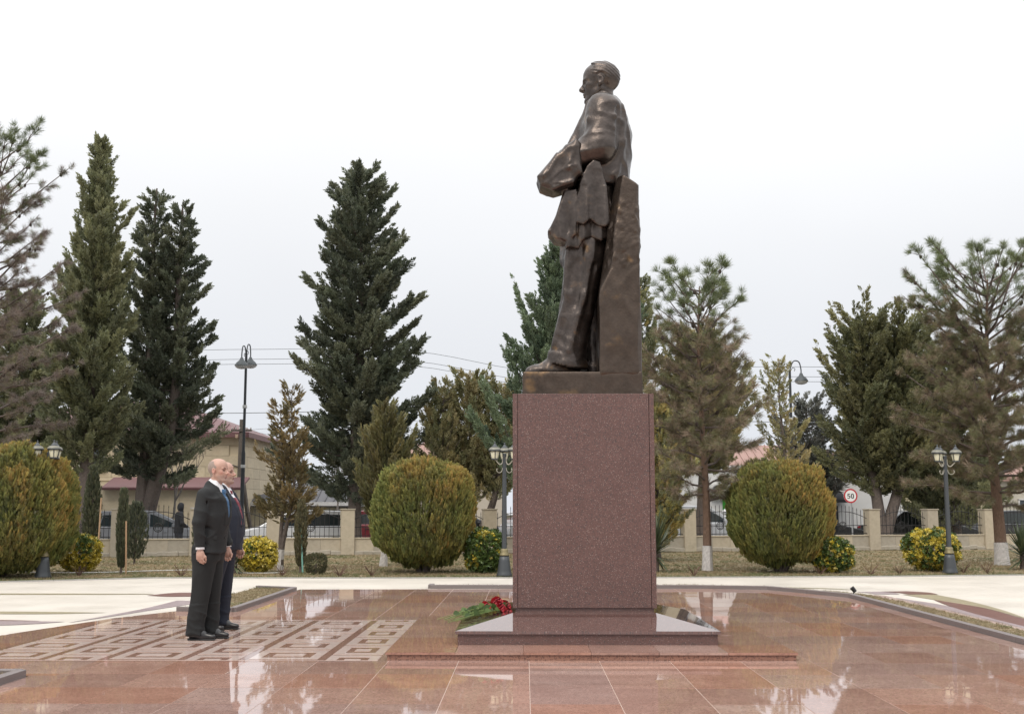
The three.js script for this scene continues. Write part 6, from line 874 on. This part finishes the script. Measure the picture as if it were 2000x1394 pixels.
{ const cream = [[0.56, 0.48, 0.345], [0.53, 0.455, 0.33], [0.585, 0.505, 0.37]].map((c) => mat(c, 0.9, 0, { map: stoneTex })), g = thing('cream_building', 'cream stone building with maroon metal roof behind the twin-topped fir', 'building', [0, -0.46, 0]), r = rng(31);
  mesh('wall', box(11.0, 4.75, 7.9, -16.7, 2.375, -50.2), cream[0], g);
  const bw = 0.92, bh = 0.42; for (let j = 0; j < 11; j++) for (let i = 0; i < 12; i++) { const x = -22.2 + (i + (j % 2) * 0.5) * bw; if (x > -11.9) continue; const w = Math.min(bw, -11.2 - x) - 0.01, m = mesh('stone_block', boxUV(box(w, bh - 0.01, 0.06, x + w / 2 + 0.005, 0.06 + (j + 0.5) * bh, -46.22)), cream[Math.floor(r() * 3)], g); }
  for (let j = 0; j < 11; j++) for (let i = 0; i < 7; i++) mesh('stone_block', boxUV(box(0.06, bh - 0.01, 1.08, -11.17, 0.06 + (j + 0.5) * bh, -46.8 - i * 1.09)), cream[Math.floor(r() * 3)], g);
  mesh('string_course', box(10.9, 0.1, 0.12, -16.75, 2.93, -46.2), cream[2], g); hipRoof(g, -22.2, -11.15, 4.75, -46.25, -54.1, 1.6, roofMaroon);
  windowOn(g, -19.5, 3.9, -46.17, 0.9, 1.1); windowOn(g, -17, 3.9, -46.17, 0.9, 1.1);
  const an = thing('annex_building', 'low cream annex with a narrow maroon roof edge and small window', 'building', [0, -0.46, 0]); mesh('wall', box(8.6, 2.5, 1.9, -15.2, 1.25, -44.85), cream[1], an); for (let j = 0; j < 6; j++) for (let i = 0; i < 9; i++) mesh('stone_block', boxUV(box(0.94, 0.405, 0.05, -19.0 + i * 0.95, 0.05 + (j + 0.5) * 0.41, -43.88)), cream[Math.floor(r() * 3)], an);
  const rf = box(5.2, 0.07, 1.5, 0, 0, 0); rf.rotateX(0.3); rf.translate(-13.1, 2.72, -44.3); mesh('roof', rf, roofMaroon, an); mesh('fascia', box(5.2, 0.09, 0.05, -13.1, 2.52, -43.62), roofMaroon, an); windowOn(an, -13.95, 2.2, -43.84, 0.42, 0.22); windowOn(an, -12.05, 1.35, -43.84, 0.55, 0.9); mesh('plinth', box(8.6, 0.35, 0.12, -15.2, 0.175, -43.84), cream[2], an); }
{ // roofs that show between the trees, and the shop front
  const h1 = thing('tiled_house', 'distant house with a salmon tiled roof above the bronzed bush', 'building', [0, -0.46, 0]); mesh('wall', box(7, 3.6, 6, -4.5, 1.8, -60), mat([0.5, 0.45, 0.38], 0.9, 0, { map: stoneTex }), h1); hipRoof(h1, -8, -1, 3.7, -57, -63, 1.5, roofTile); windowOn(h1, -3.2, 2, -56.95, 1, 1.3); windowOn(h1, -6.0, 2, -56.95, 1, 1.3);
  const h2 = thing('grey_roofed_house', 'low house with a dark grey roof and pale eaves behind the railing', 'building', [0, -0.46, 0]); mesh('wall', box(6.0, 2.0, 4, -8.6, 1.0, -50.3), mat([0.52, 0.48, 0.36], 0.9, 0, { map: stoneTex }), h2); hipRoof(h2, -11.4, -5.6, 2.05, -48.4, -52.3, 0.9, roofDark, 0.3); mesh('eaves_board', box(6.4, 0.16, 0.08, -8.5, 1.98, -48.0), mat([0.6, 0.6, 0.6], 0.6), h2); windowOn(h2, -7.3, 1.3, -48.26, 0.7, 0.9);
  const sh = thing('white_shop', 'white shop with a dark domed awning and green window poster', 'building', [0, -0.46, 0]), wt = mat([0.66, 0.66, 0.65], 0.85, 0, { map: stoneTex }); mesh('wall', box(9.5, 3.4, 6, 11.2, 1.7, -53.2), wt, sh); mesh('parapet', box(9.7, 0.2, 6.2, 11.2, 3.5, -53.2), wt, sh); hipRoof(sh, 7.2, 15.4, 3.62, -50.6, -55.8, 1.0, roofTile, 0.1);
  const aw = (x) => { const a = new THREE.SphereGeometry(0.8, 18, 8, 0, Math.PI, 0, Math.PI / 2); a.scale(1.15, 0.75, 0.8); a.translate(x, 2.15, -50.18); const m = mesh('awning', a, mat([0.022, 0.023, 0.028], 0.7), sh); m.material.side = THREE.DoubleSide; mesh('awning_valance', box(1.84, 0.12, 0.03, x, 2.1, -49.6), blackM, m); }; aw(9.4); aw(12.6);
  const pm = mat([0.13, 0.42, 0.09], 0.4, 0, { map: tex(64, 96, (u, v, o) => { const n = tn(u, v, 7, 121), m = tn(u, v, 3, 122); put(o, 0.35 + 0.9 * sstep(0.1, 0.3, n), 0.85 + 0.3 * m, 0.4 + 0.5 * sstep(0.2, 0.4, m)); }) }); mesh('window_poster', (() => { const q = new THREE.PlaneGeometry(0.75, 1.35); q.translate(8.72, 1.6, -50.15); return q; })(), pm, sh); windowOn(sh, 9.8, 1.3, -50.15, 1.2, 1.3); windowOn(sh, 12.6, 1.3, -50.15, 1.2, 1.3);
  const ac = new THREE.Group(); ac.name = 'air_conditioner'; ac.position.set(8.15, 2.58, -50.0); sh.add(ac); mesh('casing', box(0.7, 0.52, 0.26, 0, 0, 0, 0.03), mat([0.6, 0.6, 0.58], 0.5), ac); const fan = new THREE.TorusGeometry(0.18, 0.03, 6, 24); fan.translate(-0.08, 0, 0.14); mesh('fan_ring', fan, mat([0.3, 0.3, 0.3], 0.6), ac); const fd = new THREE.CylinderGeometry(0.17, 0.17, 0.02, 20); fd.rotateX(Math.PI / 2); fd.translate(-0.08, 0, 0.125); mesh('fan_grille', fd, mat([0.12, 0.12, 0.12], 0.6), ac);
  const ys = thing('yellow_house', 'pale yellow house behind the speed limit sign', 'building', [0, -0.46, 0]); mesh('wall', box(5.2, 3.6, 6, 17.1, 1.8, -53.4), mat([0.60, 0.53, 0.36], 0.9, 0, { map: stoneTex }), ys); hipRoof(ys, 14.5, 19.7, 3.6, -50.4, -56.4, 1.1, roofTile, 0.15); windowOn(ys, 15.9, 1.3, -50.37, 0.8, 1.1); windowOn(ys, 18, 1.3, -50.37, 0.8, 1.1);
  const fb = thing('long_building', 'long low pale building at the far end behind the right pines', 'building', [0, -0.46, 0]); mesh('wall', box(16, 3.2, 6, 29, 1.6, -56), mat([0.5, 0.47, 0.4], 0.9, 0, { map: stoneTex }), fb); hipRoof(fb, 21, 37, 3.2, -53, -59, 1.1, roofTile, 0.2); for (let i = 0; i < 5; i++) windowOn(fb, 22.5 + i * 2.6, 1.6, -52.97, 1, 1.2); }

// ------------------------------------------------------------------ flowers laid on the plinth
{
  const roseGeo = (() => { const r = rng(5), G = []; for (let k = 0; k < 4; k++) for (let i = 0; i < 5; i++) { const a = i * 1.2566 + k * 0.6, rr = 0.006 + k * 0.0065, p = new THREE.SphereGeometry(0.013 + 0.003 * k, 7, 5, 0, 2.4, 0.25, 1.6); p.scale(1, 1.35 - 0.12 * k, 0.55); p.rotateY(-a + 0.3); p.translate(Math.cos(a) * rr, 0.018 - k * 0.003, Math.sin(a) * rr); G.push(p); } const c = new THREE.SphereGeometry(0.018, 8, 6); c.scale(1, 1.1, 1); c.translate(0, 0.012, 0); G.push(c); return merge(G); })();
  const redM = [[0.42, 0.012, 0.028], [0.34, 0.008, 0.022], [0.50, 0.03, 0.045]].map((c) => { const m = mat(c, 0.5); m.side = THREE.DoubleSide; return m; }), stemM = mat([0.12, 0.17, 0.035], 0.5), stem2 = mat([0.18, 0.22, 0.06], 0.5), lf = mat([0.045, 0.085, 0.02], 0.45), lf2 = mat([0.11, 0.17, 0.05], 0.45); lf.side = lf2.side = THREE.DoubleSide;
  const r = rng(8), slopeY = (x) => 0.0665 + lerp(0.122, 0.2465, clamp((x - (CX - PL - 0.024)) / (PL + 0.024 - PED + 0.03)));
  for (let i = 0; i < 16; i++) {
    const s = i / 15, hx = CX - PED - 0.06 - 0.16 * r() - (i % 3) * 0.03, hz = -12.12 + 0.42 * s + 0.06 * (r() - 0.5), lay = i % 3, tx = hx - 0.42 - 0.08 * r(), tz = hz + 0.18 + 0.12 * (0.5 - s) + 0.05 * (r() - 0.5), h0 = slopeY(tx) + 0.008 + 0.012 * lay, h1 = slopeY(hx) + 0.03 + 0.028 * lay;
    const g = thing('red_rose', 'long stemmed red rose in the bunch laid on the plinth against the pedestal', 'rose', [tx, h0, tz], 0, 'red roses laid at the monument'), e = [hx - tx, h1 - h0, hz - tz], mid = [e[0] * 0.5, e[1] * 0.5 + 0.012, e[2] * 0.5];
    mesh('stem', tube([[0, 0, 0], mid, e], 0.0038, 6), i % 2 ? stemM : stem2, g); const f = mesh('bloom', roseGeo, redM[i % 3], g); f.position.set(...e); f.quaternion.setFromUnitVectors(UP, V(e[0] - mid[0], e[1] - mid[1] + 0.16, e[2] - mid[2]).normalize()); f.scale.setScalar(1.15 + 0.3 * r());
    const cal = mesh('calyx', (() => { const c = new THREE.ConeGeometry(0.017, 0.03, 7); c.rotateX(Math.PI); c.translate(0, -0.008, 0); return c; })(), lf2, f);
    for (let k = 0; k < 4; k++) { const t = 0.3 + 0.18 * k + 0.06 * r(), a = r() * 6.28, d = V(0.7, 0.25 + 0.5 * r(), Math.sin(a) * 0.9).normalize(), b = V(e[0] * t, lerp(0, e[1], t) + 0.008, e[2] * t), s2 = V(0, 0.3, 1).cross(d).normalize(), L = 0.075 + 0.03 * r(), n = 6, pos = []; let P0; for (let j = 0; j < n; j++) { const q0 = j / n, q1 = (j + 1) / n, w0 = Math.sin(Math.PI * Math.pow(q0, 0.8)) * 0.024, w1 = Math.sin(Math.PI * Math.pow(q1, 0.8)) * 0.024, y0 = -0.02 * q0 * q0, y1 = -0.02 * q1 * q1, A = b.clone().addScaledVector(d, L * q0).add(V(0, y0, 0)), B = b.clone().addScaledVector(d, L * q1).add(V(0, y1, 0)); for (const sd of [1, -1]) { const a0 = A.clone().addScaledVector(s2, w0 * sd).add(V(0, w0 * 0.4, 0)), b0 = B.clone().addScaledVector(s2, w1 * sd).add(V(0, w1 * 0.4, 0)); for (const p of [A, a0, b0, A, b0, B]) pos.push(p.x, p.y, p.z); } } const lg = new THREE.BufferGeometry(); lg.setAttribute('position', new THREE.Float32BufferAttribute(pos, 3)); lg.computeVertexNormals(); mesh('leaf', lg, r() < 0.5 ? lf : lf2, g); }
  }
  // small ground spotlight in the right bed
  const sp = thing('ground_spotlight', 'small dark spotlight on a spike in the kerbed bed', 'spotlight', [4.9, 0.02, -17.9]); mesh('spike', tube([[0, -0.03, 0], [0, 0.05, 0]], 0.008, 6), blackM, sp); const hd = new THREE.CylinderGeometry(0.035, 0.028, 0.08, 12); hd.rotateZ(0.7); hd.translate(0.0, 0.075, 0); mesh('head', hd, blackM, sp); mesh('bracket', box(0.012, 0.05, 0.075, 0, 0.06, 0, 0.003), blackM, sp);
  // pale irrigation hose lying on the lawn
  const hs = mesh('garden_hose', tube(new THREE.CatmullRomCurve3([[-10.2, 0.01, -24.3], [-8.9, 0.012, -24.1], [-7.6, 0.012, -25.0], [-6.6, 0.012, -25.2], [-6.0, 0.012, -24.2], [-5.2, 0.012, -24.0], [-4.9, 0.012, -24.3]].map((p) => V(...p))).getPoints(60), 0.013, 6), mat([0.5, 0.49, 0.46], 0.6), scene); tag(hs, 'thin pale hose snaking over the dry lawn', 'hose');
}
console.log('street ready');
renderer.render(scene, camera);
